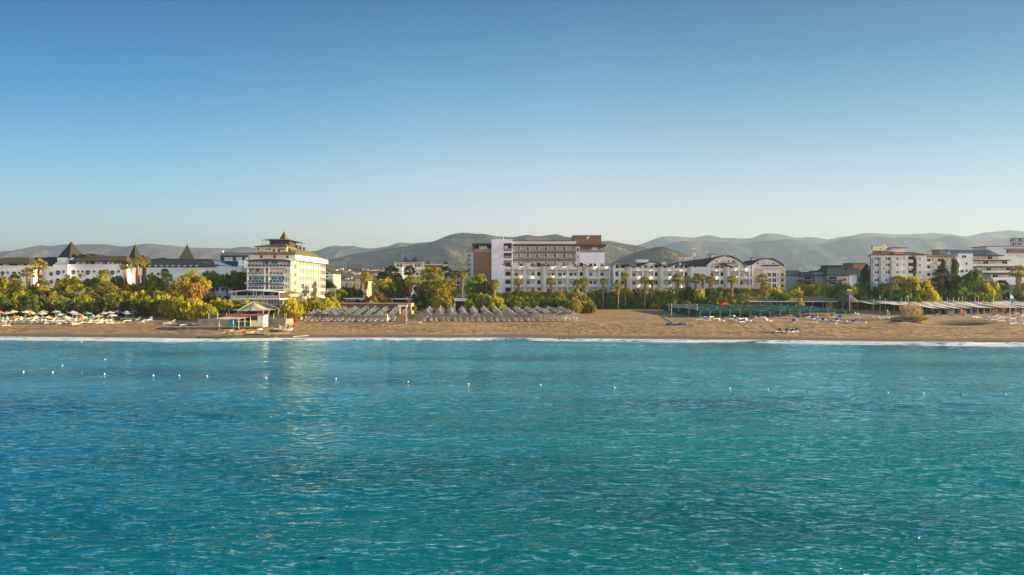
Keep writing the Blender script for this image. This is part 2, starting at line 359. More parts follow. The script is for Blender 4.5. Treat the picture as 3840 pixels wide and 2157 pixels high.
def foam(x, y):
    sd = shore(x)-y; w = 8+7*(fbm(x, x*0, 24, 95, 3)-.5)
    f = sm((sd+1.5)/.6)*(1-sm((sd-w)/3.5))*.62
    f = np.maximum(f, .75*np.exp(-((sd-.3)/.9)**2))
    f = np.maximum(f, .78*np.exp(-((sd-w+1.5)/1.2)**2)*sm((fbm(x, x*0, 9, 96, 2)-.2)/.25))
    f *= (.60+.66*fbm(x*.5, y*1.6, 4, 97, 3))
    f = np.maximum(f, .40*np.exp(-((sd-17)/7)**2)*sm((fbm(x*.4, y, 9, 98, 3)-.48)/.2)*(x > -20))
    return f
yy = [9.0]
while yy[-1] < 172: yy.append(yy[-1]+min(.34, max(.07, yy[-1]**2/29842*1.6)))
yy = np.array(yy); u = np.linspace(-1, 1, 941)
UU, YW = np.meshgrid(u, yy); XW = UU*(9+.84*YW)
tag(grid_mesh("water", XW, YW, wz, water_mat(), {"foam": foam}), kind="structure")
o = grid_mesh("water", np.linspace(-9000, 9000, 60), np.array([-9000, -3000, -800, -200, 0, 8, 60, 110, 150.0]), lambda x, y: x*0-1.1, bpy.data.materials["sea water"], {"foam": lambda x, y: x*0})
tag(o, kind="structure")

# ------------------------------------------------------------------ hills
def hill_mat(name, a, b, c3, sc=.004):
    m = bpy.data.materials.new(name); m.use_nodes = True; t = m.node_tree; N = t.nodes.new; L = t.links.new; p = t.nodes["Principled BSDF"]
    tc = N("ShaderNodeTexCoord"); n = N("ShaderNodeTexNoise"); n.inputs["Scale"].default_value = sc; n.inputs["Detail"].default_value = 8; n.inputs["Roughness"].default_value = .68
    L(tc.outputs["Object"], n.inputs["Vector"]); r = N("ShaderNodeValToRGB"); ramp(r, [(.38, a), (.5, b), (.62, c3)]); L(n.outputs["Fac"], r.inputs[0]); L(r.outputs[0], p.inputs["Base Color"])
    p.inputs["Roughness"].default_value = 1; p.inputs["Specular IOR Level"].default_value = 0
    n2 = N("ShaderNodeTexNoise"); n2.inputs["Scale"].default_value = sc*8; n2.inputs["Detail"].default_value = 6; L(tc.outputs["Object"], n2.inputs["Vector"])
    bp = N("ShaderNodeBump"); bp.inputs["Strength"].default_value = .9; bp.inputs["Distance"].default_value = 14; L(n2.outputs["Fac"], bp.inputs["Height"]); L(bp.outputs[0], p.inputs["Normal"])
    return m
HG = hill_mat("wooded slope", (.020, .022, .018), (.052, .046, .032), (.15, .13, .075), .008)
HB = hill_mat("dry slope", (.05, .055, .04), (.10, .09, .065), (.20, .16, .11), .003)
HC = hill_mat("town slope", (.05, .05, .03), (.12, .09, .055), (.22, .16, .10), .02)
def hill(pts, D, w, m, seed, rough=.30, back=None, step=None, base=4):
    pts = sorted(pts); px = np.array([p[0] for p in pts], float); py = np.array([p[1] for p in pts], float)
    x0 = X(px[0], D); x1 = X(px[-1], D); step = step or D/230
    xx = np.arange(x0, x1+step, step); yv = np.arange(D-w, D+(back or w)+step, step)
    def zf(x, y):
        pxx = x/D*F+CX
        cr = np.interp(pxx, px, py); cr = np.convolve(np.pad(cr[0], 2, 'edge'), [.1, .2, .4, .2, .1], 'valid')[None, :]+0*x
        cr = cr+(fbm(x, x*0, D*.012, seed+9, 4)-.5)*(D*.00045)/D*F*2.2
        hz = np.maximum(Z(cr, D)-base, 0)
        t = (y-D)/w; t = np.where(t < 0, -t, t*w/(back or w))
        f = 1-sm(t); e = np.minimum(1, t*3)
        n = fbm(x*1.3, y*.8, D*.13, seed, 6); rn = 1-np.abs(2*fbm(x, y*.7, D*.055, seed+4, 5)-1)
        z = hz*f*(1-rough*1.35*e*(1.6*(1-n)))-rough*.75*hz*e*(1-rn)*f
        return base-6*sm(t*1.2-.2)+z
    return tag(grid_mesh("hills", xx, yv, zf, m), kind="structure")
FL = [(-500,960),(-250,950),(0,943.6),(46,940.6),(91,934),(122,925),(152,919),(182,924),(213,921),(243,915),(274,918),(334,916),(395,916),(426,921),(471,927),(517,918),(562,913),(608,919),(630,920),(691,926),(767,931),(813,930),(858,933),(889,928),(916,923),(944,928),(980,936),(1060,944),(1147,943),(1193,942),(1220,927),(1248,921),(1272,922),(1287,927),(1315,921),(1339,924),(1369,933),(1424,929),(1454,924),(1479,915),(1503,906),(1527,912),(1546,915),(1582,909),(1640,906),(1760,910),(1900,940),(2050,980)]
GH = [(1000,1010),(1100,990),(1160,982),(1200,968),(1254,972),(1302,957),(1363,947),(1424,939),(1454,931),(1515,925),(1576,915),(1622,907),(1652,895),(1682,881),(1713,874),(1758,873),(1782,878),(1806,874),(1831,878),(1861,887),(1882,886),(1913,890),(1937,890),(1961,881),(1992,881),(2019,889),(2034,883),(2059,883),(2083,875),(2104,883),(2120,890),(2150,889),(2200,896),(2247,905),(2278,901),(2308,906),(2340,915),(2360,915),(2397,922),(2442,933),(2473,942),(2560,962),(2660,990),(2800,1030)]
SH = [(2180,1040),(2240,1012),(2284,994),(2321,972),(2366,951),(2397,944),(2430,933),(2461,924),(2488,924),(2512,933),(2543,945),(2576,960),(2610,982),(2640,994),(2720,1020),(2800,1050)]
MR = [(2250,980),(2397,945),(2497,918),(2534,907),(2558,902),(2582,903),(2610,907),(2655,905),(2716,907),(2752,912),(2770,915),(2816,907),(2892,903),(2938,896),(2959,896),(2992,900),(3029,910),(3059,916),(3105,910),(3150,900),(3181,887),(3214,884),(3242,889),(3302,884),(3352,890),(3443,890),(3489,898),(3534,887),(3574,884),(3626,895),(3671,906),(3717,903),(3778,892),(3840,893),(4000,900),(4300,930)]
FR = [(2250,960),(2394,918),(2427,906),(2473,887),(2503,884),(2549,886),(2610,892),(2634,881),(2655,879),(2686,886),(2710,892),(2731,890),(2777,893),(2825,892),(2844,878),(2865,872),(2892,873),(2931,877),(2959,884),(2983,892),(3014,887),(3059,888),(3102,898),(3135,889),(3196,882),(3226,874),(3251,871),(3287,874),(3378,878),(3450,874),(3504,872),(3565,877),(3620,887),(3671,874),(3705,868),(3735,869),(3762,862),(3793,862),(3840,868),(4000,860),(4300,880)]
CH = [(900,1060),(1050,1030),(1150,1022),(1230,1008),(1290,1005),(1400,1008),(1470,1010),(1560,1015),(1700,1030),(1850,1050)]
hill(FL, 4600, 1500, HB, 101)
hill(GH, 2900, 1100, HG, 121, .34)
hill(SH, 1800, 520, HG, 141, .22)
hill(MR, 4300, 1200, HB, 161, .3)
hill(FR, 5700, 1200, HB, 181, .25)
hill(CH, 1300, 420, HC, 201, .12)
# ------------------------------------------------------------------ haze
hz = MB(); hz.box(-9200, 9200, -400, 9300, -14, 505)
hm = bpy.data.materials.new("morning haze"); hm.use_nodes = True; ht = hm.node_tree
for n in list(ht.nodes):
    if n.type == 'BSDF_PRINCIPLED': ht.nodes.remove(n)
pv = ht.nodes.new("ShaderNodeVolumePrincipled"); pv.inputs["Color"].default_value = (.40, .56, .80, 1); pv.inputs["Density"].default_value = 1.45e-4; pv.inputs["Anisotropy"].default_value = .2
ht.links.new(pv.outputs[0], ht.nodes["Material Output"].inputs["Volume"])
tag(hz.build("haze", hm), kind="stuff")
# ------------------------------------------------------------------ building materials
WHITE = mat("white render", (.76, .75, .74), .85, .05, .25, bump=.2, bscale=3)
COOL = mat("pale blue grey render", (.64, .68, .70), .85, .05, .25)
CREAM = mat("cream render", (.63, .53, .35), .85, .07, .3)
OFFW = mat("off white render", (.66, .64, .60), .85, .07, .25)
PINK = mat("pinkish beige render", (.60, .46, .36), .85, .08, .3)
OCHRE = mat("ochre render", (.50, .32, .17), .85, .08, .3)
BROWN = mat("brown cladding", (.22, .105, .055), .7, .15, .6)
DBROWN = mat("dark brown trim", (.075, .048, .036), .7, .15, .6)
GREYW = mat("grey render", (.28, .27, .27), .85, .08, .3)
FIN = mat("grey fin render", (.30, .31, .33), .85, .08, .3)
MOLIVE = mat("brown olive roof shingle", (.075, .066, .03), .9, .2, 1.2, bump=.4, bscale=4)
OLIVE = mat("olive roof shingle", (.13, .12, .035), .9, .2, 1.2, bump=.4, bscale=4)
DOLIVE = mat("dark olive roof shingle", (.038, .038, .028), .9, .2, 1.2, bump=.4, bscale=4)
SLATE = mat("dark slate roof", (.035, .045, .055), .75, .25, 1.0)
TEALR = mat("dark teal roof", (.02, .07, .075), .8, .2, 1.0)
TERRA = mat("terracotta roof", (.30, .10, .06), .85, .2, 1.0, bump=.4, bscale=4)
DRED = mat("dark red roof tile", (.16, .055, .04), .85, .2, 1.0, bump=.4, bscale=4)
GLASS = mat("window glass", (.02, .028, .032), .35, .3, .15, spec=.25)
BGLASS = mat("blue green glass", (.0, .20, .30), .3, .3, .22, spec=.12)
DBGLASS = mat("deep blue glass panel", (.0, .10, .19), .3, .3, .22, spec=.12)
CURT = mat("curtained glass", (.38, .40, .40), .4, .4, .35)
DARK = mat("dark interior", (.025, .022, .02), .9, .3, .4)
SOLAR = mat("solar panel", (.09, .11, .13), .35, .4, .5, spec=.3)
METALW = mat("white painted metal", (.72, .72, .72), .5, .04, 1)
METALG = mat("grey metal", (.33, .34, .35), .5, .08, 1)
SHUT = mat("brown shutter", (.20, .08, .045), .7, .1, 1)
GRAYR = mat("balcony grey rail", (.16, .17, .18), .5, .1, 1)

def win(par, x0, x1, y, z0, z1, f=WHITE, g=GLASS, mull=1, name="window", fw=.09):
    b = MB(); b.box(x0, x1, y-.06, y+.02, z0, z1, 0); n = mull
    w = (x1-x0-fw)/n
    for i in range(n): b.box(x0+fw+i*w, x0+w*(i+1), y-.085, y-.055, z0+fw, z1-fw, 1)
    return b.build(name, [f, g], par)
def pwin(par, p0, p1, q0, q1, Y, **k): return win(par, X(p0, Y), X(p1, Y), k.pop("yy", Y), Z(q1, Y), Z(q0, Y), **k)
def rwin(par, px, py, r, Y, yy=None):      # round porthole window
    yy = Y if yy is None else yy; c = Vector((X(px, Y), 0, Z(py, Y))); r = r/F*Y; b = MB()
    b.cyl((c.x, yy+.02, c.z), (c.x, yy-.07, c.z), r*1.12, n=20, m=0, smooth=False)
    b.cyl((c.x, yy-.06, c.z), (c.x, yy-.10, c.z), r*.95, n=20, m=1, smooth=False)
    b.box(c.x-r*.9, c.x+r*.9, yy-.14, yy-.10, c.z-r*.12, c.z+r*.02, 2)
    return b.build("window", [OFFW, GLASS, CURT], par)
def pbox(par, name, m, p0, p1, q0, q1, Y, d, yy=None, g=False):
    yy = Y if yy is None else yy
    z0 = G(X((p0+p1)/2, Y), Y)-.5 if g else Z(q1, Y)
    return bpart(name, m, par, X(p0, Y), X(p1, Y), yy, yy+d, z0, Z(q0, Y))
GB = 3.6
def root(name, px, Y, label, cat, z=None): return thing(name, (X(px, Y), Y, G(X(px, Y), Y) if z is None else z), label, cat)

# ---- A: long hotel with round windows and pyramid spires
Y = 264
A = root("hotel", 330, Y+10, "long white hotel with round windows, olive hipped roofs and three steep pyramid spires", "hotel")
pbox(A, "wall", WHITE, -60, 125, 996, 0, Y-2, 16, g=True)
b = MB(); b.hip(X(-70, Y), X(126, Y), Y-2.5, Y+16, Z(991, Y), Z(963, Y), rx=(X(-30, Y), X(62, Y))); b.build("roof", MOLIVE, A)
pbox(A, "attic", DARK, -60, 122, 990, 997, Y-2, 15.5, yy=Y-1.7)
for p in (10, 22, 66, 78, 100, 112): pwin(A, p, p+9, 990.5, 996.5, Y-2, yy=Y-1.72, g=CURT)
for p, q, r in ((10, 1025, 8.5), (30, 1022, 5), (54, 1027, 9), (73, 1024, 5)): rwin(A, p, q, r, Y-2)
for p, q, r in ((10, 1056, 8.5), (54, 1057, 9)): rwin(A, p, q, r, Y-2)
pbox(A, "wall", WHITE, 120, 202, 999, 0, Y+4, 14, g=True)
pbox(A, "wall", WHITE, 199, 254, 992, 0, Y+1, 14, g=True)
b = MB(); b.hip(X(60, Y+6), X(270, Y+6), Y+5, Y+20, Z(1000, Y), Z(967, Y+12), ins=6, rt=3); b.build("roof", SLATE, A)
b = MB(); b.hip(X(112, Y+12), X(212, Y+12), Y+13, Y+22, Z(971, Y+12), Z(962, Y+14), ins=8); b.build("roof", DOLIVE, A)
for q in (1028, 1058, 1087): rwin(A, 192, q, 8, Y+4); rwin(A, 218, q-5, 9, Y+1)
rwin(A, 240, 1019, 5.5, Y+1)
for p in (208, 224, 237): pwin(A, p, p+9, 984, 991, Y+3, g=CURT)
pbox(A, "wall", WHITE, 253, 476, 991, 0, Y+3, 18, g=True)
pbox(A, "attic", DOLIVE, 256, 470, 979, 991.5, Y+3, 17, yy=Y+3.4)
for p in (286, 309, 357, 371, 401, 417, 450, 460): pwin(A, p, p+11, 982.5, 990, Y+3.4, g=CURT)
for p in (300, 330, 385, 436): pwin(A, p, p+8, 982.5, 990, Y+3.4, g=GLASS)
b = MB(); b.hip(X(256, Y+3), X(474, Y+3), Y+2.8, Y+15, Z(980, Y+3), Z(957.5, Y), rx=(X(316, Y+5), X(466, Y+5)), rt=2); b.build("roof", MOLIVE, A)
b = MB(); b.hip(X(316, Y+6), X(360, Y+6), Y+5, Y+12, Z(957, Y+6), Z(950, Y+8)); b.build("roof", MOLIVE, A)
for p, q, r in ((275, 1021, 9), (294, 1018, 4.6), (309, 1018, 4.6), (330, 1022, 9.4), (354, 1018, 5), (377, 1019, 6), (401, 1019, 6), (422, 1022, 8.5), (446, 1018, 5), (330, 1051, 8), (375, 1050, 8), (275, 1051, 8)): rwin(A, p, q, r, Y+3)
def spire(p, q, qb, hw, Yc, rot, m=DOLIVE, par=A, nm="spire_roof"):
    b = MB(); zb = Z(qb, Yc); r = hw/F*Yc
    b.pyr(X(p, Yc), Yc, zb, Z(q, Yc), r, rot, m=0); b.cyl((X(p, Yc), Yc, Z(q, Yc)-.1), (X(p, Yc), Yc, Z(q, Yc)+.7), .05, n=5)
    return b.build(nm, m, par)
spire(267.5, 905.6, 972, 46, Y+10, 25); spire(507, 915, 985, 30, Y+10, 25); spire(702, 916, 973, 35, Y+14, 62)
b = MB(); b.hip(X(296, Y+8), X(318, Y+8), Y+6, Y+10, Z(972, Y+8), Z(945, Y+8), m=0); b.build("roof", MOLIVE, A)
pbox(A, "tower_base", WHITE, 240, 300, 968, 0, Y+10, 10, yy=Y+6, g=True)
pbox(A, "tower_base", WHITE, 482, 530, 984, 0, Y+10, 8, yy=Y+7, g=True)
pbox(A, "wall", WHITE, 474, 905, 1003, 0, Y+6, 16, g=True)
b = MB(); b.hip(X(476, Y+6), X(810, Y+6), Y+5.6, Y+24, Z(1001, Y+6), Z(972, Y+14), ins=5, rt=3); b.hip(X(590, Y+14), X(620, Y+14), Y+13, Y+18, Z(973, Y+14), Z(966, Y+14)); b.build("roof", SLATE, A)
b = MB(); b.prism([(X(780, Y+8), Y+6.2), (X(900, Y+8), Y+6.2), (X(900, Y+8), Y+20), (X(780, Y+8), Y+20)], Z(1003, Y+6), Z(999, Y+6)); b.build("parapet", OFFW, A)
b = MB(); b.poly([(X(758, Y+6), Y+8, Z(984, Y+6)), (X(862, Y+6), Y+6.5, Z(999, Y+6)), (X(868, Y+6), Y+6.5, Z(996, Y+6)), (X(815, Y+12), Y+13, Z(979, Y+12)), (X(736, Y+12), Y+13, Z(974, Y+12))][::-1]); b.build("solar_panel", mat("pale blue solar glass", (.16, .30, .40), .3, .3, .4, spec=.6), A)
for p in range(490, 740, 22): pwin(A, p, p+9, 995, 1001.5, Y+5.4, g=CURT)
for p in range(795, 900, 17): pwin(A, p, p+8, 999, 1004.5, Y+5.9, g=CURT)
for p in (570, 594, 800, 815, 835, 850): rwin(A, p, 1028 if p < 700 else 1085, 7 if p % 2 else 6, Y+6)
for p in (805, 822, 850, 868): rwin(A, p, 1113, 5, Y+6)
# ---- block behind with deep teal roof
Yb = 292
E = root("apartment_block", 880, Yb, "dark teal roofed block with long row of solar water panels, left of tower hotel", "hotel block")
pbox(E, "wall", COOL, 893, 940, 977, 0, Yb-6, 14, g=True)
pbox(E, "wall", WHITE, 822, 935, 978, 0, Yb, 12, g=True)
b = MB(); b.prof([(X(822, Yb), Z(980, Yb)), (X(905, Yb), Z(980, Yb)), (X(905, Yb), Z(1012, Yb)), (X(880, Yb), Z(1010, Yb))], Yb-4, Yb-.2); b.build("roof", TEALR, E)
pbox(E, "attic", TEALR, 826, 930, 958, 981, Yb+1, 9)
for p in (842, 852, 862, 887, 897, 920): pwin(E, p, p+9, 965, 978, Yb+.9, g=CURT)
b = MB()
for i in range(9):
    x0 = X(826+i*15, Yb); b.poly([(x0, Yb, Z(955, Yb)), (x0+1.55, Yb, Z(955, Yb)), (x0+1.55, Yb+1, Z(946.5, Yb)), (x0, Yb+1, Z(946.5, Yb))])
b.box(X(824, Yb), X(960, Yb), Yb-.05, Yb+.05, Z(957.5, Yb), Z(956, Yb)); b.build("solar_panel", SOLAR, E)
pwin(E, 908, 918, 996, 1008, Yb-6, g=BGLASS); pwin(E, 908, 918, 980, 990, Yb-6, g=CURT)
b = MB(); b.ball((X(837, Yb), Yb-.5, Z(944.5, Yb)), .5); b.build("water_tank", METALW, E)

# ---- B: tower hotel
Y = 235
B = root("hotel", 1030, Y+12, "cream tower hotel with stacked blue glass balconies, olive roofs and small pointed spire", "hotel")
xl, xr, yb = X(925, Y), X(1090, Y), 280
FL_ = [1123, 1086, 1061, 1031, 1002, 975]
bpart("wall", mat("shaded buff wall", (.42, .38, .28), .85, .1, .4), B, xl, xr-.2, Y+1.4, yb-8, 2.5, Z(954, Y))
bpart("wall", CREAM, B, X(1066, Y), xr, Y+.2, Y+2, 2.5, Z(1004, Y))
# floor slabs with the flat eaves of the third and fifth floor
for i, q in enumerate(FL_[1:]):
    z = Z(q, Y); b = MB(); x0 = xl-.6 if i in (1, 3, 4) else xl; x1 = X(1066, Y) if i < 3 else xr
    b.box(x0, x1, Y-.15, Y+1.6, z-.22, z+.10); b.build("floor_slab", OFFW, B)
def railing(par, x0, x1, y, z, h=.95, n=None, m=DBGLASS, side=None, name="railing"):
    b = MB(); n = n or max(2, int((x1-x0)/1.2))
    b.box(x0, x1, y-.02, y+.02, z+.08, z+h-.08, 1); b.box(x0, x1, y-.05, y+.05, z+h-.06, z+h, 0)
    for i in range(n+1):
        xx = x0+(x1-x0)*i/n; b.box(xx-.04, xx+.04, y-.05, y+.05, z, z+h-.05, 0)
    return b.build(name, [METALW, m], par)
for i, (q0, q1) in enumerate(((1002, 975), (1031, 1003), (1061, 1033), (1086, 1063))):
    x1 = X(1088, Y) if i == 0 else X(1063, Y)
    railing(B, xl+.3, x1, Y-.05, Z(q0, Y)+.10, m=DBGLASS if i != 1 else mat("smoky rail glass", (.10, .13, .13), .2, .4, .4))
    spans = [(938, 953, CURT), (958, 977, CURT), (978, 998, BGLASS), (1012, 1036, BGLASS), (1038, 1050, CURT), (1072, 1086, BGLASS)] if i == 0 else \
            [(930, 940, GLASS), (944, 966, BGLASS), (968, 987, BGLASS), (1013, 1035, BGLASS), (1037, 1062, BGLASS)] if i == 2 else \
            [(930, 940, GLASS), (954, 968, DARK), (972, 990, CURT), (1012, 1034, OFFW), (1036, 1060, OFFW)] if i == 1 else \
            [(933, 942, BGLASS), (945, 958, BGLASS), (966, 988, CURT), (1014, 1032, CURT), (1038, 1060, CURT)]
    for a, c, g in spans: pwin(B, a, c, q1+4 if i else q1+2, q0-1, Y, yy=Y+1.4, g=g, mull=2)
    pwin(B, 995, 1002, q1+4, q0-1, Y, yy=Y+1.4, g=DARK)
    for p in (926, 990, 1006):
        if i: bpart("pillar", OFFW, B, X(p, Y), X(p, Y)+.45, Y-.1, Y+1.4, Z(q0, Y)+.1, Z(q1, Y)-.2)
    if i: pwin(B, 1070, 1077, q1+4, q0-4, Y, yy=Y+.2, g=BGLASS); pwin(B, 1081, 1086, q1+6, q0-6, Y, yy=Y+.2, g=DARK)
b = MB(); b.prof([(X(925, Y), Z(976, Y)), (X(960, Y), Z(973, Y)), (X(1010, Y), Z(971.5, Y)), (X(1060, Y), Z(973, Y)), (X(1092, Y), Z(977, Y)), (X(1092, Y), Z(979, Y)), (X(925, Y), Z(979, Y))], Y-.4, Y+1.5); b.build("eave", DBROWN, B)
b = MB(); b.prof([(X(932, Y), Z(1061.5, Y)), (X(990, Y), Z(1060, Y)), (X(1064, Y), Z(1064, Y)), (X(1064, Y), Z(1066, Y)), (X(932, Y), Z(1065, Y))], Y-.35, Y-.2); b.build("eave", DBROWN, B)
# attic storey, roofs
bpart("attic", OFFW, B, X(933, Y), X(1104, Y), Y+1, yb-9, Z(974.5, Y), Z(954.5, Y))
for p0, p1 in ((971, 982), (1020, 1031), (1069, 1080)): pwin(B, p0, p1, 957, 968, Y, yy=Y+1, g=GLASS, f=CURT)
b = MB(); b.hip(X(950, Y), X(1104, Y), Y+.4, Y+12, Z(954, Y), Z(939, Y+4), rx=(X(972, Y), X(1086, Y))); b.build("roof", OLIVE, B)
bpart("penthouse", CREAM, B, X(957, Y+3), X(1074, Y+3), Y+4, Y+14, Z(944, Y+3), Z(925, Y+3))
for p in (964, 998, 1008, 1052, 1062): pwin(B, p, p+9, 930, 939, Y+4, g=BGLASS if p == 998 else GLASS)
b = MB(); b.hip(X(960, Y+4), X(1074, Y+4), Y+3.6, Y+15, Z(926, Y+4), Z(915.5, Y+6), ins=4, rt=2); b.build("roof", SOLAR, B)
bpart("terrace_slab", DBROWN, B, X(956, Y+4), X(970, Y+4), Y+3.4, Y+8, Z(927, Y+4), Z(925.6, Y+4))
# long olive roof running back, with fascia wall
xw = xr+.0
b = MB(); zt0, zt1 = Z(919, Y+5), Z(919, Y+5)-.8
b.add([(xw-3.6, Y+5, 26.6), (xw-3.6, yb-5, 25.2), (xw+.7, yb-3, 22.4), (xw+.7, Y+4, 22.6), (xw-9, Y+6, 22.2), (xw-9, yb-3, 22.2)], [(0, 3, 2, 1), (0, 4, 3), (1, 2, 5), (0, 1, 5, 4), (4, 5, 2, 3)]); b.build("roof", OLIVE, B)
b = MB(); b.box(xw+.2, xw+.9, Y+5.5, yb-.5, 21.0, 22.55)
for i in range(18): b.box(xw+.55, xw+1.0, Y+6+i*2.15, Y+6.18+i*2.15, 22.5, 23.1)
b.build("parapet", CREAM, B)
# side face: bays of balconies
bpart("wall", CREAM, B, xr-3.5, xr-.9, Y+3, yb-2, 2.5, 21.2)
b = MB(); b.box(xr-.9, xr+.05, Y+2, Y+8.0, 2.5, 20.9); b.build("wall", CREAM, B)
lv = [18.3, 15.6, 12.9, 10.2, 7.4]
nb = 11; y0 = Y+8.2; dy = (yb-2.3-y0)/nb
for z in lv:
    b = MB(); b.box(xr-.9, xr+.35, y0, yb-2.2, z-.15, z+.05); b.build("floor_slab", CREAM, B)
for i in range(nb+1):
    bpart("divider", OFFW, B, xr-.9, xr+.30, y0+i*dy-.08, y0+i*dy+.08, 4, 21)
for i in range(nb):
    for z in lv:
        yy0 = y0+i*dy+.12; yy1 = yy0+dy-.24
        b = MB(); b.box(xr-.92, xr-.86, yy0+.3, yy1-.3, z+.1, z+2.2, 0); b.box(xr-.86, xr-.83, yy0+.45, (yy0+yy1)/2-.05, z+.2, z+2.1, 1); b.box(xr-.86, xr-.83, (yy0+yy1)/2+.05, yy1-.45, z+.2, z+2.1, 1); b.build("window", [OFFW, GLASS if (i*7+int(z)) % 3 else CURT], B)
        b = MB(); b.box(xr+.28, xr+.32, yy0, yy1, z+.9, z+.98)
        for k in range(5): yk = yy0+(yy1-yy0)*(k+.5)/5; b.box(xr+.27, xr+.32, yk-.12, yk+.12, z+.05, z+.9)
        b.build("railing", METALW, B)
for z in (18.2, 15.4, 12.6, 9.9):
    bpart("balcony", PINK, B, xr+.05, xr+1.0, Y+3.2, Y+5.6, z, z+1.3)
    b = MB(); b.box(xr+.04, xr+.09, Y+6.1, Y+7.0, z+.2, z+1.7); b.build("window", GLASS, B)
# roof pavilion and spire
Yp = Y+12
b = MB(); b.box(X(1024, Yp), X(1098, Yp), Yp-3.5, Yp+4, Z(930, Yp), Z(903, Yp)); b.build("pavilion", DBROWN, B)
b = MB(); b.add([(X(998, Yp), Yp-6, Z(905, Yp)), (X(1100, Yp), Yp-6, Z(904, Yp)), (X(1129, Yp), Yp+6, Z(914, Yp+6)), (X(1060, Yp), Yp+6, Z(905, Yp)), (X(1030, Yp), Yp-3, Z(897.5, Yp)), (X(1095, Yp), Yp-2, Z(899, Yp)), (X(1100, Yp), Yp+3, Z(902, Yp))],
      [(0, 1, 5, 4), (1, 2, 6, 5), (0, 3, 2, 1), (4, 5, 6), (0, 4, 3), (3, 4, 6, 2)]); b.build("roof", SOLAR, B)
b = MB()
for p in (1003, 1014, 1106, 1112, 1118, 1124): b.cyl((X(p, Yp), Yp-5 if p < 1050 else Yp+4, Z(932, Yp)), (X(p, Yp), Yp-5 if p < 1050 else Yp+4, Z(905, Yp)), .06, n=5)
b.build("post", METALG, B)
spire(1066, 867, 900, 19, Yp-1, 30, OLIVE, B)
for p, q in ((1027, 938), (1046, 938), (1112, 924), (1125, 928), (1139, 932)):
    b = MB(); yc = Y+4 if p < 1060 else Y+14; b.box(X(p, yc)-.3, X(p, yc)+.3, yc, yc+.6, Z(q+6, yc), Z(q-3, yc)); b.box(X(p, yc)-.4, X(p, yc)+.4, yc-.1, yc+.7, Z(q-3, yc), Z(q-4.2, yc)); b.build("chimney", DBROWN, B)
# terrace in front
Yt = 222
b = MB(); b.prof([(X(855, Yt), Z(1095, Yt)), (X(925, Yt), Z(1086.5, Yt)), (X(1046, Yt), Z(1095, Yt)), (X(1046, Yt), Z(1097, Yt)), (X(925, Yt), Z(1089, Yt)), (X(855, Yt), Z(1097, Yt))], Yt, Y-.2); b.build("canopy", METALW, B)
b = MB(); b.box(X(864, Yt), X(1048, Yt), Yt+.2, Y-.2, Z(1124, Yt), Z(1119.5, Yt)); b.build("terrace_floor", COOL, B)
railing(B, X(866, Yt), X(1046, Yt), Yt+.4, Z(1119.5, Yt), n=16, m=mat("pale rail glass", (.22, .30, .32), .2, .4, .5))
b = MB()
for p in (866, 884, 949, 959, 986, 1045): b.box(X(p, Yt)-.08, X(p, Yt)+.08, Yt+.5, Yt+.66, Z(1120, Yt), Z(1094 if p in (866, 1045) else 1090, Yt))
b.build("post", METALW, B)
bpart("wall", DARK, B, X(880, Yt), X(995, Yt), Y-2, Y-1.6, Z(1119, Yt), Z(1097, Yt)); bpart("wall", CREAM, B, X(1000, Yt), X(1046, Yt), Y-2.4, Y-2, Z(1119, Yt), Z(1097, Yt))
for p in (892, 912, 928, 965, 975): pwin(B, p, p+9, 1100, 1118, Yt, yy=Y-2.02, g=CURT if p in (928, 975) else GLASS)
bpart("wall", GREYW, B, X(872, Yt), X(1050, Yt), Yt+3, Yt+4, 2.5, Z(1124, Yt))
for p in (962, 972, 984, 995, 1006, 1018, 1030, 1040): pwin(B, p, p+7, 1127, 1143, Yt, yy=Yt+3, g=GLASS if p % 3 else CURT)
b = MB(); b.pyr(X(1092, Yt+6), Yt+6, Z(1102, Yt+6), Z(1091, Yt+6), 4.6, 45); b.build("awning", mat("tan awning cloth", (.30, .24, .15), .9, .1, 1), B)
b = MB()
for p in (1052, 1060, 1068, 1100, 1120, 1135): b.box(X(p, Yt+3)-.06, X(p, Yt+3)+.06, Yt+3, Yt+3.12, Z(1132, Yt), Z(1101, Yt))
b.box(X(1050, Yt), X(1072, Yt), Yt+2.9, Yt+3, Z(1130, Yt), Z(1128.5, Yt)); b.build("post", CREAM, B)
bpart("wall", OCHRE, B, X(1052, Yt+9), X(1145, Yt+9), Yt+9, Yt+11, 2.5, Z(1112, Yt+9))
for i in range(9):
    b = MB(); x = X(1088+i*6, Yt+5); z = Z(1118, Yt+5)
    b.box(x-.35, x+.35, Yt+5, Yt+5.7, z-.1, z); b.box(x-.35, x+.35, Yt+5.7, Yt+5.78, z, z+.6)
b.build("terrace_seating", METALW, B)

# ---- small buildings left of centre
C1 = root("apartment_block", 1233, 335, "pale stepped block with arched balconies just right of tower hotel", "apartment block")
Yc = 335; b = MB(); b.prof([(X(1212, Yc), 3), (X(1212, Yc), Z(1004, Yc)), (X(1251, Yc), Z(1027, Yc)), (X(1251, Yc), 3)], Yc, Yc+14); b.build("wall", CREAM, C1)
b = MB(); b.prof([(X(1210, Yc), Z(1001, Yc)), (X(1253, Yc), Z(1025, Yc)), (X(1253, Yc), Z(1028.5, Yc)), (X(1210, Yc), Z(1006, Yc))], Yc-.5, Yc+14.5); b.build("roof", DBROWN, C1)
for q in (1030, 1042): pbox(C1, "balcony", WHITE, 1218, 1249, q, q+4, Yc-1, .9); pwin(C1, 1222, 1232, q-8, q, Yc, g=GLASS); pwin(C1, 1236, 1246, q-6, q, Yc, g=CURT)
C2 = root("apartment_block", 1305, 430, "long low apricot apartment block with dark upright recesses behind palms", "apartment block"); Yc = 430
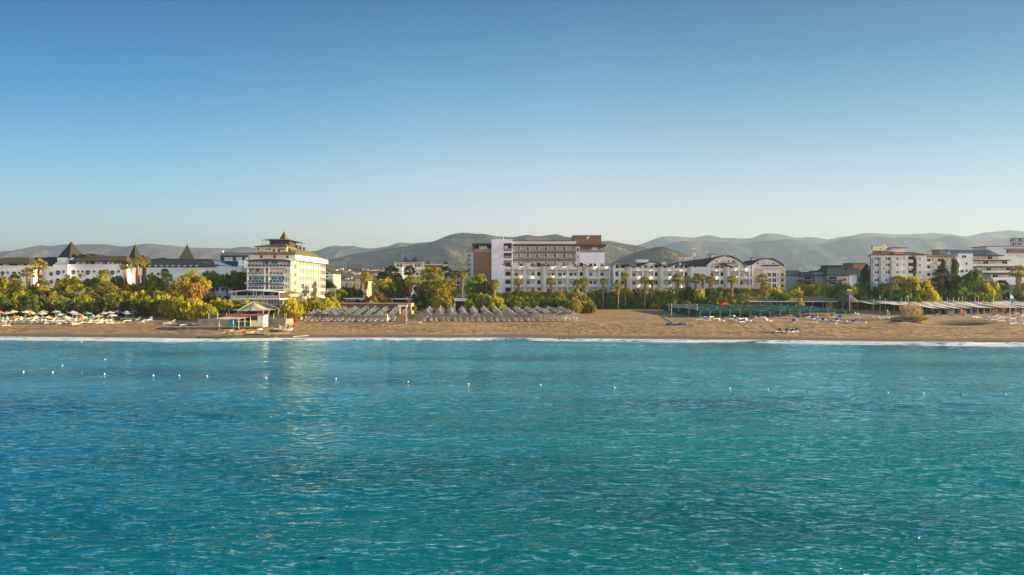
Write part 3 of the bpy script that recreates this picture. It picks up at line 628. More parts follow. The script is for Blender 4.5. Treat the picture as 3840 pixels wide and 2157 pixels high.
pbox(C2, "wall", OCHRE, 1240, 1376, 1057, 0, Yc, 14, g=True); pbox(C2, "parapet", CREAM, 1238, 1378, 1055, 1058.5, Yc-.4, 15)
for i, (a, c) in enumerate(((1244, 1263), (1273, 1292), (1302, 1322), (1332, 1349), (1358, 1373))): pbox(C2, "pier", PINK, a, c, 1061, 1100, Yc-1.6, 1.6)
for a in (1248, 1279, 1308, 1336):
    for q in (1064, 1072, 1080): pwin(C2, a, a+5, q, q+5, Yc-1.6); pwin(C2, a+7, a+12, q, q+5, Yc-1.6)
for k, (p0, p1, q0) in enumerate(((1225, 1272, 1083),)):
    C3 = root("signboard", 1248, 240, "large blank white framed board seen from behind, right of tower hotel", "signboard"); Yc = 240
    pbox(C3, "panel", mat("grey board back", (.45, .45, .46), .7, .06, 1), 1226, 1270, 1084, 1097, Yc, .1)
    b = MB()
    for p in (1226, 1271): b.box(X(p, Yc)-.12, X(p, Yc)+.12, Yc-.12, Yc-.02, 3.5, Z(1083, Yc))
    b.box(X(1226, Yc), X(1271, Yc), Yc-.1, Yc, Z(1084, Yc), Z(1082.5, Yc)); b.build("frame", METALW, C3)
for lab, p0, p1, q, pp in (("long pale blue flat roofed snack bar behind windbreak", 1285, 1425, 1118, (1315, 1327, 1400)), ("flat pale canopy between palms right of orange shrub", 1458, 1545, 1119, (1470, 1540)), ("pale flat beach bar canopy above right parasols", 1700, 1752, 1119, (1706, 1748))):
    Yc = 238 if p0 != 1700 else 232; c = root("canopy_roof", (p0+p1)/2, Yc, lab, "canopy")
    b = MB(); h = 5 if p0 != 1700 else 11; b.prof([(X(p0, Yc), Z(q, Yc)), (X(p1, Yc), Z(q+(2 if p0 == 1700 else 0), Yc)), (X(p1, Yc), Z(q+h, Yc)), (X(p0+4, Yc), Z(q+h-1, Yc))], Yc, Yc+8); b.build("roof", COOL, c)
    b = MB()
    for p in pp: b.box(X(p, Yc)-.12, X(p, Yc)+.12, Yc+.2, Yc+.44, 3, Z(q+4, Yc))
    b.build("post", METALW, c); pbox(c, "counter", DARK, p0+8, p1-4, q+12, 0, Yc+4, 3, g=True)
# ---- C5 red-spired hotel
Yc = 300; C5 = root("hotel", 1570, Yc, "white hotel with small dark red spires and terracotta roof behind the palms", "hotel")
pbox(C5, "wall", WHITE, 1487, 1510, 1003, 0, Yc-3, 12, g=True); pbox(C5, "wall", OFFW, 1482, 1596, 1004, 0, Yc, 14, g=True)
pbox(C5, "parapet", WHITE, 1480, 1594, 1003, 1012, Yc-1.5, 1.5); pbox(C5, "attic", CREAM, 1482, 1590, 988, 1004, Yc+1, 10)
b = MB()
for p in (1482, 1516, 1552, 1590): b.box(X(p, Yc)-.1, X(p, Yc)+.1, Yc-1.3, Yc-1.1, Z(1004, Yc), Z(984, Yc))
b.box(X(1480, Yc), X(1592, Yc), Yc-1.3, Yc-1.1, Z(986, Yc), Z(984.5, Yc)); b.build("frame", METALW, C5)
for p in (1488, 1500, 1555, 1566): pwin(C5, p, p+9, 991, 1001, Yc+1)
b = MB(); b.hip(X(1502, Yc), X(1566, Yc), Yc+1, Yc+10, Z(985, Yc), Z(975, Yc)); b.build("roof", TERRA, C5)
for p, q, qb, hw in ((1521, 964, 980, 9), (1555, 962, 979, 12), (1605, 977, 992, 10), (1671, 978, 992, 11)): spire(p, q, qb, hw, Yc+5, 20, DRED, C5)
pbox(C5, "wall", TERRA, 1594, 1662, 993, 1010, Yc+4, 8); pbox(C5, "wall", OFFW, 1594, 1682, 1008, 0, Yc+2, 10, g=True); pbox(C5, "parapet", OFFW, 1592, 1660, 990, 994, Yc+3.5, 9)
pbox(C5, "tower_base", PINK, 1661, 1681, 991, 1012, Yc+3, 4)
for q in (1022, 1042, 1062):
    for p in (1515, 1535, 1560, 1580, 1620, 1640): pwin(C5, p, p+10, q, q+11, Yc if p < 1600 else Yc+2)
C6 = root("apartment_block", 1722, 312, "cream block with dark flat roof between palms and brown panelled hotel", "apartment block"); Yc = 312
pbox(C6, "wall", CREAM, 1688, 1758, 1020, 0, Yc, 12, g=True); pbox(C6, "roof", SLATE, 1684, 1760, 1016, 1020.5, Yc-.6, 13)
for q in (1031, 1055): pbox(C6, "balcony", OFFW, 1708, 1752, q+12, q+17, Yc-1.2, 1.1); pwin(C6, 1712, 1726, q, q+12, Yc); pwin(C6, 1732, 1744, q, q+12, Yc, g=CURT)
pbox(C6, "wall", PINK, 1740, 1748, 1080, 0, Yc-40, .6, g=True)

# ---- D: centre hotel
Y = 300; D = root("hotel", 2010, Y+8, "tall hotel with brown end panels, white stair tower and long dark balcony rows", "hotel")
LAV = mat("lilac white render", (.70, .70, .78), .85, .04, .2)
b = MB(); b.prism([(X(1755, 314), 314), (X(1774, Y), Y), (X(1844, Y), Y), (X(1844, Y), Y+16), (X(1755, 314), 322)], 3, Z(942, Y)); b.build("wall", COOL, D)
pbox(D, "wall_panel", BROWN, 1775, 1843, 943, 0, Y-.15, .2, g=True)
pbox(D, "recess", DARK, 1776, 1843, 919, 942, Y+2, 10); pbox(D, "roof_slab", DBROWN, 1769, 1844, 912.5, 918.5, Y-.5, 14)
b = MB(); b.prism([(X(1752, 316), 316), (X(1770, Y), Y-.5), (X(1770, Y), Y+12), (X(1752, 316), 322)], Z(922, Y), [Z(916, Y), Z(912.5, Y), Z(912.5, Y), Z(916, Y)]) if False else b.box(X(1770, Y), X(1778, Y), Y, Y+9, Z(943, Y), Z(918, Y)); b.build("pillar", BROWN, D)
pwin(D, 1797, 1826, 923, 936, Y+2, g=CURT, mull=3); railing(D, X(1776, Y), X(1843, Y), Y+.1, Z(942, Y), n=8, m=GRAYR)
for q in (955, 972, 990, 1008, 1026):
    b = MB(); b.box(X(1759, 309)-.3, X(1759, 309)+.5, 308.4, 308.6, Z(q+8, 309), Z(q, 309)); b.build("window", GLASS, D)
pbox(D, "tower", LAV, 1843.5, 1922, 897, 0, Y-1.5, 16, g=True)
for q0, q1 in ((912, 941), (949, 969), (977, 990)):
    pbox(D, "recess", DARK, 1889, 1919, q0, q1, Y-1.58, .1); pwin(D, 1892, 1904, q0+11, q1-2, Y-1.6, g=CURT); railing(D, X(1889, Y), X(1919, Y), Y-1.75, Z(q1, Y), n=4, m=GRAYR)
b = MB()
for i, p in enumerate((1852, 1862, 1870, 1876, 1886)): b.cyl((X(p, Y), Y+1, Z(897, Y)), (X(p, Y), Y+1, Z(891, Y)), .35, n=8); b.ball((X(p, Y), Y+1, Z(891, Y)), .36)
b.build("water_tank", METALG, D)
pbox(D, "wall", OFFW, 1921, 2160, 903, 0, Y+1.6, 14, g=True); pbox(D, "fascia", OFFW, 1922, 2159, 903.5, 915, Y-.3, 2); pbox(D, "coping", DBROWN, 1921, 2160, 902, 904.2, Y-.6, 3)
pbox(D, "roof_slab", DBROWN, 1922, 2160, 915, 920.5, Y-.7, 3)
rows = [(921, 946), (948, 974), (977, 999), (1003, 1026), (1029, 1053)]
fins = [1922, 1952, 1987, 2022, 2054, 2089, 2124, 2157]
for q0, q1 in rows:
    pbox(D, "floor_slab", BROWN, 1922, 2159, q1-1, q1+2.6, Y-.2, 2)
    railing(D, X(1923, Y), X(2158, Y), Y-.15, Z(q1-1, Y), h=1.05, n=40, m=GRAYR)
    for i in range(7):
        a, c = fins[i], fins[i+1]; w = c-a
        pwin(D, a+w*.08, a+w*.62, q0+5, q1-2, Y, yy=Y+1.6, g=CURT, mull=2); pwin(D, a+w*.68, a+w*.9, q0+5, q1-2, Y, yy=Y+1.6, g=DARK if (i+q0) % 3 else GLASS)
for p in fins: pbox(D, "divider", WHITE, p-1, p+1, 921, 1053, Y, 1.6)
pbox(D, "wall", COOL, 2160, 2174, 919, 0, Y-.4, 14, g=True)
for q in (930, 957, 984): pwin(D, 2163, 2171, q, q+14, Y-.4, g=CURT if q != 930 else DARK)
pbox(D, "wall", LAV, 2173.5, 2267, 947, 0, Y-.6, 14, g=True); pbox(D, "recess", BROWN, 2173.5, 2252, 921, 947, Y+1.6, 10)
pwin(D, 2219, 2238, 928, 940, Y+1.6, g=CURT, mull=2); railing(D, X(2174, Y), X(2264, Y), Y-.5, Z(947, Y), h=1.1, n=12, m=GRAYR)
pbox(D, "roof_slab", DBROWN, 2158, 2273, 915.5, 923, Y-1.4, 15)
pbox(D, "roof_box", BROWN, 2151, 2255, 883.5, 916, Y+1, 10); pbox(D, "coping", DBROWN, 2150, 2256, 882.5, 884, Y+.8, 10.4)
pbox(D, "roof_box", GREYW, 1975, 2063, 889.5, 903, Y+3, 8)
b = MB(); cx, cz = X(2207, Y), Z(892, Y)
for dx, dz, r in ((-.55, .05, .38), (0, .25, .34), (.45, .4, .3), (-.1, -.25, .25)): b.cyl((cx+dx, Y+1, cz+dz), (cx+dx, Y+.92, cz+dz), r, n=12, smooth=False)
b.build("emblem", METALW, D)
b = MB(); b.cyl((X(1991, Y), Y+5, Z(890, Y)), (X(1991, Y), Y+5, Z(856, Y)), .07, n=5); b.build("antenna", METALG, D)

# ---- W: white balcony blocks
def curved_balcony(par, x0, x1, y, z0, h, bul=1.0, m=WHITE):
    n = 8; pts = []; w = x1-x0
    for i in range(n+1): t = i/n; pts.append((x0+w*t, y-bul*4*t*(1-t)))
    inner = [(px_, py_+.14) for px_, py_ in pts]
    b = MB(); b.prism(pts+[(x1, y+1.3), (x0, y+1.3)], z0-.18, z0)
    nn = len(pts); vs = [(a, c, z0) for a, c in pts]+[(a, c, z0) for a, c in inner]+[(a, c, z0+h) for a, c in pts]+[(a, c, z0+h) for a, c in inner]
    fs = []
    for i in range(n): fs += [(i, i+1, 2*nn+i+1, 2*nn+i), (nn+i+1, nn+i, 3*nn+i, 3*nn+i+1), (2*nn+i, 2*nn+i+1, 3*nn+i+1, 3*nn+i)]
    fs += [(0, 2*nn, 3*nn, nn), (n, nn+n, 3*nn+n, 2*nn+n)]
    b.add(vs, fs); return b.build("balcony", m, par)
def balcony_block(par, Y, bays, tops, zr, ground=3.4):
    # bays: (px0, px1, kind)   kind b = curved balcony, n = narrow recess, s = stair recess with curved wall, w = blank wall with shutter
    for k, (p0, p1, kind) in enumerate(bays):
        x0, x1 = X(p0, Y), X(p1, Y)
        bpart("fin", WHITE, par, x0-.28, x0+.28, Y-.25, Y+2.4, ground, tops(p0)+.5)
        if kind == 'w':
            bpart("wall", COOL, par, x0+.28, x1-.28, Y, Y+2.4, ground, tops((p0+p1)/2)); win(par, x0+.5, x0+2.7, Y, zr[1]+.2, zr[1]+2.1, f=DBROWN, g=SHUT, mull=2, name="shutter"); continue
        bpart("wall", OFFW if kind != 'b' else COOL, par, x0+.28, x1-.28, Y+1.5, Y+2.4, ground, tops((p0+p1)/2))
        for j, z in enumerate(zr):
            if kind == 's':
                bpart("balcony", OFFW, par, x0+.3, x0+(x1-x0)*.45, Y+.3, Y+1.4, z-.15, z+.95); win(par, x0+.4, x0+(x1-x0)*.55, Y+1.5, z+1, z+2.6, g=DARK)
            elif kind == 'n':
                bpart("balcony", WHITE, par, x0+.3, x1-.3, Y+.1, Y+1.4, z-.15, z+.95); win(par, x0+.6, x1-.6, Y+1.5, z+1, z+2.7, g=DARK)
            else:
                curved_balcony(par, x0+.3, x1-.3, Y+.05, z, 1.02)
                r = random.random(); sh = r < .22
                win(par, x0+.7, x0+2.1, Y+1.5, z+.1, z+2.3, g=SHUT if sh else (CURT if r < .65 else GLASS), f=OFFW)
                if r > .3: win(par, x0+2.5, x1-.8, Y+1.5, z+.9 if r > .6 else z+.1, z+2.3, g=SHUT if sh else GLASS, f=OFFW)
                if r > .62: b = MB(); b.box(x1-1.35, x1-.55, Y+1.1, Y+1.45, z+2.35, z+2.85); b.build("air_conditioner", METALW, par)
        if kind == 's':
            b = MB(); xc = x1-.3; n = 6
            pts = [(x0+(x1-x0)*.5+(xc-x0-(x1-x0)*.5)*i/n, Y+1.5-1.55*math.sin(i/n*math.pi/2)) for i in range(n+1)]
            b.prism(pts+[(xc, Y+1.5)], ground, tops(p1)+.1); b.build("curved_wall", OFFW, par)
            t = tops((p0+p1)/2)+.3; b = MB(); b.prof([(x0-1.2, t-.3), ((x0+x1)/2, t+.8), (x1+1.2, t-.3), (x1+1.2, t-.5), ((x0+x1)/2, t+.55), (x0-1.2, t-.5)], Y-1.2, Y+2.4); b.build("gable_roof", DBROWN, par)
    p = bays[-1][1]; bpart("fin", WHITE, par, X(p, Y)-.28, X(p, Y)+.28, Y-.25, Y+2.4, ground, tops(p)+.5)
Y = 262; W1 = root("balcony_block", 2095, Y+6, "low white balcony block with curved balconies, in front of brown and white tall hotel", "hotel block")
zr = [Z(1009, Y)-.1, Z(1044, Y)-.1, Z(1075, Y)-.1, Z(1105, Y)-.1]
t1 = lambda p: Z(1000+(p-1888)/415*4, Y)+.2
bpart("wall", COOL, W1, X(1890, Y), X(2303, Y), Y+2.4, Y+12, 3.4, Z(1001, Y))
balcony_block(W1, Y, [(1889, 1921, 'n'), (1923, 1968, 'b'), (1968, 2010, 'b'), (2010, 2044, 's'), (2044, 2087, 'b'), (2087, 2129, 'b'), (2129, 2170, 'b'), (2170, 2203, 's'), (2203, 2246, 'b'), (2246, 2286, 'b'), (2286, 2303, 'n')], t1, zr)
b = MB()
for i in range(26): p = 1895+i*15.5; q = 997+random.random()*3; b.box(X(p, Y+3), X(p+7+4*random.random(), Y+3), Y+3, Y+4.5, Z(1003, Y), Z(q, Y))
b.build("roof_equipment", METALG, W1)
b = MB(); b.prof([(X(1882, Y), Z(990, Y)), (X(1920, Y), Z(994, Y)), (X(1920, Y), Z(996, Y)), (X(1884, Y), Z(993, Y))], Y-.8, Y+6); b.prof([(X(2286, Y), Z(1001, Y)), (X(2312, Y), Z(996, Y)), (X(2312, Y), Z(998, Y)), (X(2286, Y), Z(1003, Y))], Y-.8, Y+6); b.build("eave", DBROWN, W1)
Y = 256; W2 = root("balcony_block", 2560, Y+7, "long white balcony block with dark slate roofs and big arched gable at its right end", "hotel block")
zr = [Z(1015, Y)-.1, Z(1046, Y)-.1, Z(1077, Y)-.1, Z(1107, Y)-.1]
t2 = lambda p: Z(1001, Y)
bpart("wall", COOL, W2, X(2303, Y), X(2822, Y), Y+2.4, Y+13, 3.4, Z(1002, Y))
balcony_block(W2, Y, [(2304, 2325, 'n'), (2325, 2366, 's'), (2366, 2410, 'b'), (2410, 2452, 'b'), (2452, 2484, 's'), (2484, 2525, 'b'), (2525, 2564, 'b'), (2564, 2596, 's'), (2596, 2660, 'w'), (2660, 2698, 'b'), (2698, 2733, 's'), (2733, 2771, 'b'), (2771, 2810, 'b'), (2810, 2822, 'n')], t2, zr)
def arch(par, p0, p1, qa, qe, Y, d, nm="gable_wall", m=WHITE, fr=None, ext=3, full=True):
    x0, x1, zt, zb = X(p0, Y), X(p1, Y), Z(qa, Y), Z(qe, Y); n = 20; pts = []
    for i in range(n+1): t = i/n; pts.append((x0+(x1-x0)*t, zb+(zt-zb)*(1-abs(2*t-1)**2.1)))
    b = MB(); b.prof([(x0, zb-.8)]+pts+[(x1, zb-.8)], Y, Y+d); b.build(nm, m, par)
    o = [(a, c+.05) for a, c in pts]; o2 = [(a+(a-(x0+x1)/2)*.035, c+.42) for a, c in pts]
    b = MB()
    k = n//2
    for s in (slice(0, k), slice(k+1, n+1)):
        q = o[s]+o2[s][::-1]
        if len(o[s]) > 1:
            for i in range(len(o[s])-1): b.prof([o[s][i], o[s][i+1], o2[s][i+1], o2[s][i]], Y-.7, Y+d+.3)
    b.build("arched_roof", DBROWN, par)
Yr = Y+3
b = MB(); b.prof([(X(2306, Yr), Z(1012, Yr)), (X(2306, Yr), Z(1003, Yr)), (X(2380, Yr), Z(990, Yr)), (X(2440, Yr), Z(982.5, Yr)), (X(2474, Yr), Z(983, Yr)), (X(2474, Yr), Z(1002, Yr))], Yr, Yr+9)
b.prof([(X(2484, Yr), Z(1002, Yr)), (X(2490, Yr), Z(997, Yr)), (X(2560, Yr), Z(981, Yr)), (X(2667, Yr), Z(966, Yr)), (X(2660, Yr), Z(1000, Yr))], Yr, Yr+9); b.build("roof", SLATE, W2)
arch(W2, 2410, 2476, 983.5, 1004, Y+2.2, .8)
arch(W2, 2651, 2787, 962, 994, Y+1.6, 9)
for p, q0, q1, g in ((2683, 977, 984, GLASS), (2706, 974, 984, CURT), (2716, 975, 983, CURT), (2728, 976, 984, DARK), (2745, 976, 984, DARK), (2752, 976, 984, CURT)): pwin(W2, p, p+8, q0, q1, Y+1.6, g=g)
b = MB(); b.prof([(X(2692, Y), Z(988, Y)), (X(2710, Y), Z(985, Y)), (X(2765, Y), Z(985, Y)), (X(2765, Y), Z(987, Y)), (X(2712, Y), Z(987.5, Y)), (X(2692, Y), Z(990, Y))], Y+.2, Y+1.6); b.build("eave", DBROWN, W2)
pbox(W2, "wall", PINK, 2668, 2772, 988, 1001, Y+1.4, .3); 
for p0, p1, q0, q1, m in ((2388, 2432, 975, 984, WHITE), (2667, 2689, 956, 968, OFFW), (2738, 2758, 961, 968, OFFW), (2480, 2498, 984, 992, OFFW)):
    pbox(W2, "roof_box", m, p0, p1, q0, q1, Yr+3, 3); pbox(W2, "coping", DBROWN if p0 > 2500 else METALW, p0-2, p1+2, q0-1.6, q0, Yr+2.6, 4)
b = MB()
for i, p in enumerate((2580, 2590, 2600)): b.cyl((X(p, Yr), Yr+4, Z(982, Yr)), (X(p, Yr), Yr+4, Z(964, Yr)), .38, n=8)
b.build("water_tank", METALW, W2)
b = MB(); b.box(X(2609, Yr), X(2621, Yr), Yr+4, Yr+4.2, Z(960, Yr), Z(946, Yr)); b.box(X(2607, Yr), X(2608, Yr), Yr+4, Yr+4.2, Z(975, Yr), Z(946, Yr)); b.build("panel", OFFW, W2)
# ---- W3 cream arched block
Y = 263; W3 = root("balcony_block", 2880, Y+6, "cream and pink block with wide arched roof and tall white window grid", "hotel block")
pbox(W3, "wall", PINK, 2815, 2872, 1003, 0, Y, 12, g=True); pbox(W3, "wall", CREAM, 2868, 2946, 1003, 0, Y+.1, 12, g=True)
arch(W3, 2812, 2937, 972, 1000, Y-.4, 10, m=OFFW)
b = MB(); b.prof([(X(2786, Y), Z(999, Y)), (X(2821, Y), Z(976, Y)), (X(2821, Y), Z(1000, Y))], Y+1, Y+8); b.build("roof", SLATE, W3)
b = MB(); b.prof([(X(2850, Y), Z(996, Y)), (X(2866, Y), Z(993.5, Y)), (X(2918, Y), Z(994, Y)), (X(2922, Y), Z(996, Y)), (X(2918, Y), Z(998, Y)), (X(2850, Y), Z(999, Y))], Y-1, Y-.45); b.build("eave", DBROWN, W3)
for p in (2837, 2858, 2880, 2896): pwin(W3, p, p+9, 985 if p != 2858 else 984, 992, Y-.45, g=CURT if p in (2858, 2880) else GLASS)
pbox(W3, "window_surround", WHITE, 2862, 2925, 1012, 1090, Y-.5, .6)
for i, (a, c) in enumerate(((2869, 2874), (2877, 2892), (2896, 2911), (2915, 2921))):
    for q in (1023, 1043, 1064): pwin(W3, a, c, q, q+16 if q < 1060 else q+22, Y-.5, g=OCHRE if i in (0, 3) else GLASS, mull=2 if c-a > 8 else 1)
for q in (1041, 1062, 1083): pbox(W3, "balcony", CREAM, 2925, 2949, q-3, q, Y-1.2, 1.3); pwin(W3, 2928, 2940, q-17, q-4, Y+.1); 
for q in (1012, 1034, 1054, 1074): pbox(W3, "balcony", OFFW, 2815, 2824, q, q+8, Y-1.2, 1.2)
for q in (1039, 1060): pbox(W3, "string_course", CREAM, 2824, 2862, q, q+2.5, Y-.1, .1)
for p0, p1, q in ((2819, 2845, 966), (2845, 2860, 970), (2870, 2885, 969), (2887, 2908, 968)): pbox(W3, "roof_box", OFFW, p0+2, p1-2, q+1, q+12, Y+4, 2); pbox(W3, "coping", DBROWN, p0, p1, q, q+1.6, Y+3.6, 3)

# ---- F grey mansard hotel
Y = 335; Fh = root("hotel", 3090, Y+6, "low grey hotel with dark slate mansard roofs and black balconies in the shade", "hotel")
pbox(Fh, "wall", GREYW, 2946, 3062, 1032, 0, Y+2, 14, g=True); pbox(Fh, "wall", GREYW, 3055, 3110, 1022, 0, Y, 14, g=True); pbox(Fh, "wall", GREYW, 3100, 3184, 1030, 0, Y-3, 16, g=True); pbox(Fh, "wall", COOL, 3180, 3238, 1028, 0, Y-1, 14, g=True)
for p0, p1, q0, q1, Yy in ((2943, 3016, 1014, 1035, Y+1.6), (2998, 3060, 1020, 1036, Y), (3060, 3102, 1014, 1036, Y-.5), (3098, 3186, 1006, 1034, Y-3.6), (3170, 3238, 1007, 1030, Y-1.6)):
    b = MB(); x0, x1, z0, z1 = X(p0, Yy), X(p1, Yy), Z(q1, Yy), Z(q0, Yy); b.hip(x0, x1, Yy, Yy+14, z0, z1, ins=2.2, rt=5, ov=.2); b.build("mansard_roof", SLATE, Fh)
    for i in range(int((p1-p0)/13)): pwin(Fh, p0+6+i*13, p0+13+i*13, q1-9, q1-3, Yy-.1, f=CURT, g=GLASS)
pbox(Fh, "roof_box", SLATE, 3102, 3167, 996, 1010, Y+3, 7); pbox(Fh, "coping", DBROWN, 3100, 3169, 994.5, 996.3, Y+2.6, 8)
for q in (1042, 1060, 1078):
    for p0, p1 in ((3010, 3046), (3104, 3140), (3150, 3162)): pbox(Fh, "balcony", DBROWN, p0, p1, q+7, q+12, Y-4.2, 1.4 if p0 > 3050 else 6); pwin(Fh, p0+4, p1-4, q-4, q+7, Y-3 if p0 > 3050 else Y+2, g=DARK)
pbox(Fh, "wall", PINK, 3140, 3180, 1036, 0, Y-3.3, .4, g=True)
for q in (1044, 1062): pwin(Fh, 3163, 3173, q, q+10, Y-3.3)
pwin(Fh, 3212, 3226, 1031, 1060, Y-1, g=GLASS, mull=3)
Rb = root("apartment_block", 3222, 385, "red brown boxy rooftop block rising behind the grey mansard hotel", "building"); pbox(Rb, "wall", TERRA, 3199, 3247, 987, 0, 385, 12, g=True); pbox(Rb, "coping", DRED, 3198, 3248, 985.5, 987.5, 384.6, 13)
for q in (1000, 1016): pwin(Rb, 3206, 3214, q, q+8, 385); pwin(Rb, 3226, 3234, q, q+8, 385)

# ---- G sign-topped hotel
Y = 250; Gh = root("hotel", 3420, Y+6, "white hotel with dark red roofs, mirrored rooftop letters and climbing plants", "hotel")
b = MB(); b.prism([(X(3265, Y), Y), (X(3404, Y), Y), (X(3404, Y), Y+12), (X(3265, Y)+6.2, Y+12)], 3, Z(955, Y)); b.build("wall", COOL, Gh); pbox(Gh, "wall", COOL, 3402, 3475, 956, 0, Y+1.5, 12, g=True); pbox(Gh, "wall", OFFW, 3473, 3594, 964, 0, Y+3.5, 12, g=True)
for p0, p1, Yy in ((3266, 3274, Y), (3297, 3305, Y), (3338, 3346, Y)): pbox(Gh, "fin", FIN, p0, p1, 965, 0, Yy-.7, .7, g=True)
for q in (965, 989, 1016, 1045):
    for p in (3279, 3320, 3361):
        pbox(Gh, "sill_band", OFFW, p-3, p+20, q+11, q+22, Y-.45, .45); pwin(Gh, p, p+7, q, q+11, Y, g=GLASS); pwin(Gh, p+8, p+16, q, q+11, Y, g=GLASS if (p+q) % 3 else CURT)
    for p in (3387, 3394): pwin(Gh, p, p+3, q-3, q+11, Y)
    pbox(Gh, "balcony", OFFW, 3402, 3424, q+10, q+19, Y, 1.4); pwin(Gh, 3405, 3421, q-3, q+9, Y+1.5, g=DARK)
    pwin(Gh, 3447, 3453, q, q+12, Y+1.5); pwin(Gh, 3431, 3438, q, q+12, Y+1.5, g=GLASS)
for q in (974, 1000, 1028, 1054):
    for p in (3474, 3513): pbox(Gh, "balcony", OFFW, p, p+16, q+8, q+17, Y+2, 1.4); pwin(Gh, p+2, p+15, q-4, q+8, Y+3.5, g=DARK)
    pwin(Gh, 3551, 3556, q-6, q+6, Y+3.5); pwin(Gh, 3494, 3499, q-6, q+6, Y+3.5)
b = MB(); b.hip(X(3262, Y), X(3400, Y), Y-.4, Y+12.5, Z(957, Y), Z(944, Y+4), rx=(X(3300, Y)+2, X(3380, Y)), rt=2, bl=6.3); b.build("roof", DRED, Gh)
b = MB(); b.hip(X(3346, Y), X(3396, Y), Y-.9, Y+5, Z(955.5, Y), Z(943, Y)); b.build("roof", TERRA, Gh)
b = MB(); b.hip(X(3400, Y), X(3478, Y), Y+.8, Y+13, Z(956, Y), Z(943, Y+3), rx=(X(3412, Y), X(3462, Y))); b.build("roof", DBROWN, Gh)
b = MB(); b.hip(X(3482, Y), X(3592, Y), Y+2.8, Y+15, Z(964, Y+3), Z(954, Y+5), ins=4); b.build("roof", TERRA, Gh)
pbox(Gh, "penthouse", OFFW, 3343, 3394, 930, 946, Y+5, 6); b = MB(); b.hip(X(3338, Y+5), X(3399, Y+5), Y+5, Y+11, Z(931, Y+5), Z(924.5, Y+5)); b.build("roof", DRED, Gh)
pbox(Gh, "wall", COOL, 3333, 3343, 933, 948, Y+5.4, 4)
GOLD = mat("gilded letters", (.75, .55, .22), .35, .1, 2, metal=.6); BLK = mat("black letters", (.015, .015, .015), .5, .1, 2)
def text(body, size, x, y, z, m, par, ext=.12, name="lettering", sx=1):
    c = bpy.data.curves.new(name, 'FONT'); c.body = body; c.size = size; c.extrude = ext; c.align_x = 'CENTER'; c.offset = size*.015
    c.materials.append(m); o = bpy.data.objects.new(name, c); col.objects.link(o)
    o.rotation_euler = (R(90), 0, R(180)); o.location = (x, y, z); o.scale = (sx, 1, 1)
    bpy.context.view_layer.update(); me = bpy.data.meshes.new_from_object(o.evaluated_get(bpy.context.evaluated_depsgraph_get())); me.materials.clear(); me.materials.append(m)
    bpy.data.objects.remove(o); o = bpy.data.objects.new(name, me); col.objects.link(o); o.rotation_euler = (R(90), 0, R(180)); o.scale = (sx, 1, 1)
    o.parent = par; o.location = Vector((x, y, z))-par.location
    return o
Sg = root("rooftop_sign", 3306, Y+2, "gold mirrored rooftop letters above a dark line of letters, seen from behind", "sign", z=Z(950, Y))
text("PATTESN", 1.75, X(3306, Y)+.3, Y+2, Z(937.2, Y), GOLD, Sg, sx=.74)
text("i", 2.6, X(3281, Y), Y+2, Z(935.5, Y), BLK, Sg); text("HOTELS", 1.15, X(3303, Y), Y+2.2, Z(948, Y), BLK, Sg, sx=.85)
b = MB()
for p in (3283, 3296, 3310, 3324): b.box(X(p, Y)-.04, X(p, Y)+.04, Y+2.3, Y+2.4, Z(953, Y), Z(924, Y))
for q in (939.4, 948.5): b.box(X(3281, Y), X(3328, Y), Y+2.3, Y+2.4, Z(q, Y), Z(q-.6, Y))
b.build("frame", METALG, Sg)
b = MB(); cx, cz = X(3326, Y), Z(925.5, Y)
for i in range(9): a = R(-40+i*28); b.ball((cx+.62*math.cos(a), Y+1.9, cz+.62*math.sin(a)), .26, n=6)
b.cyl((cx-.5, Y+2.1, cz), (cx-.8, Y+2.1, cz-1.1), .15); b.build("emblem", METALW, Sg)

# ---- H terraced hotel
Y = 256; Hh = root("hotel", 3720, Y+7, "stepped pale blue white terrace hotel with brown flat eaves and solar glass roof", "hotel")
pbox(Hh, "wall", COOL, 3594, 3648, 951, 0, Y-1, 14, g=True); pbox(Hh, "wall", COOL, 3640, 3990, 962, 0, Y+3, 12, g=True)
pbox(Hh, "wall", COOL, 3700, 3990, 924, 962, Y+6, 8); pbox(Hh, "coping", DBROWN, 3698, 3992, 922.5, 924.3, Y+5.6, 9)
for p, q, w in ((3606, 957, 18), (3620, 983, 9), (3600, 1012, 14), (3620, 1010, 9), (3600, 1038, 16)): pwin(Hh, p, p+w, q, q+11, Y-1, mull=2 if w > 10 else 1)
for i, (p0, p1, q, st) in enumerate(((3644, 3776, 955, 0), (3644, 3794, 974, 0), (3672, 3810, 999, 0), (3712, 3795, 1025, 0))):
    yf = Y+2.2-i*1.1
    pbox(Hh, "eave", DBROWN, p0, p1, q, q+3.2, Y, 3.4+i, yy=yf-.9)
    pbox(Hh, "parapet", WHITE, p0, p1+(30 if i else 60), q+17, q+23, Y, .3, yy=yf-.3); pbox(Hh, "floor_slab", OFFW, p0, p1+30, q+22, q+24, Y, 4, yy=yf-.4)
    n = int((p1-p0)/24)
    for k in range(n): pwin(Hh, p0+6+k*24, p0+26+k*24, q+5, q+16, Y, yy=Y+2.9 if i < 1 else yf+.6, g=CURT if (i+k) % 3 else DARK, f=OFFW, mull=2)
    pbox(Hh, "wall", COOL, p0+2, p1+60, q+3.2, q+24, Y, 3, yy=yf+.65)
pbox(Hh, "wall", COOL, 3670, 3990, 1049, 1068, Y, 4, yy=Y-3); pbox(Hh, "wall", GREYW, 3690, 3990, 1068, 0, Y, 4, yy=Y-2, g=True)
b = MB()
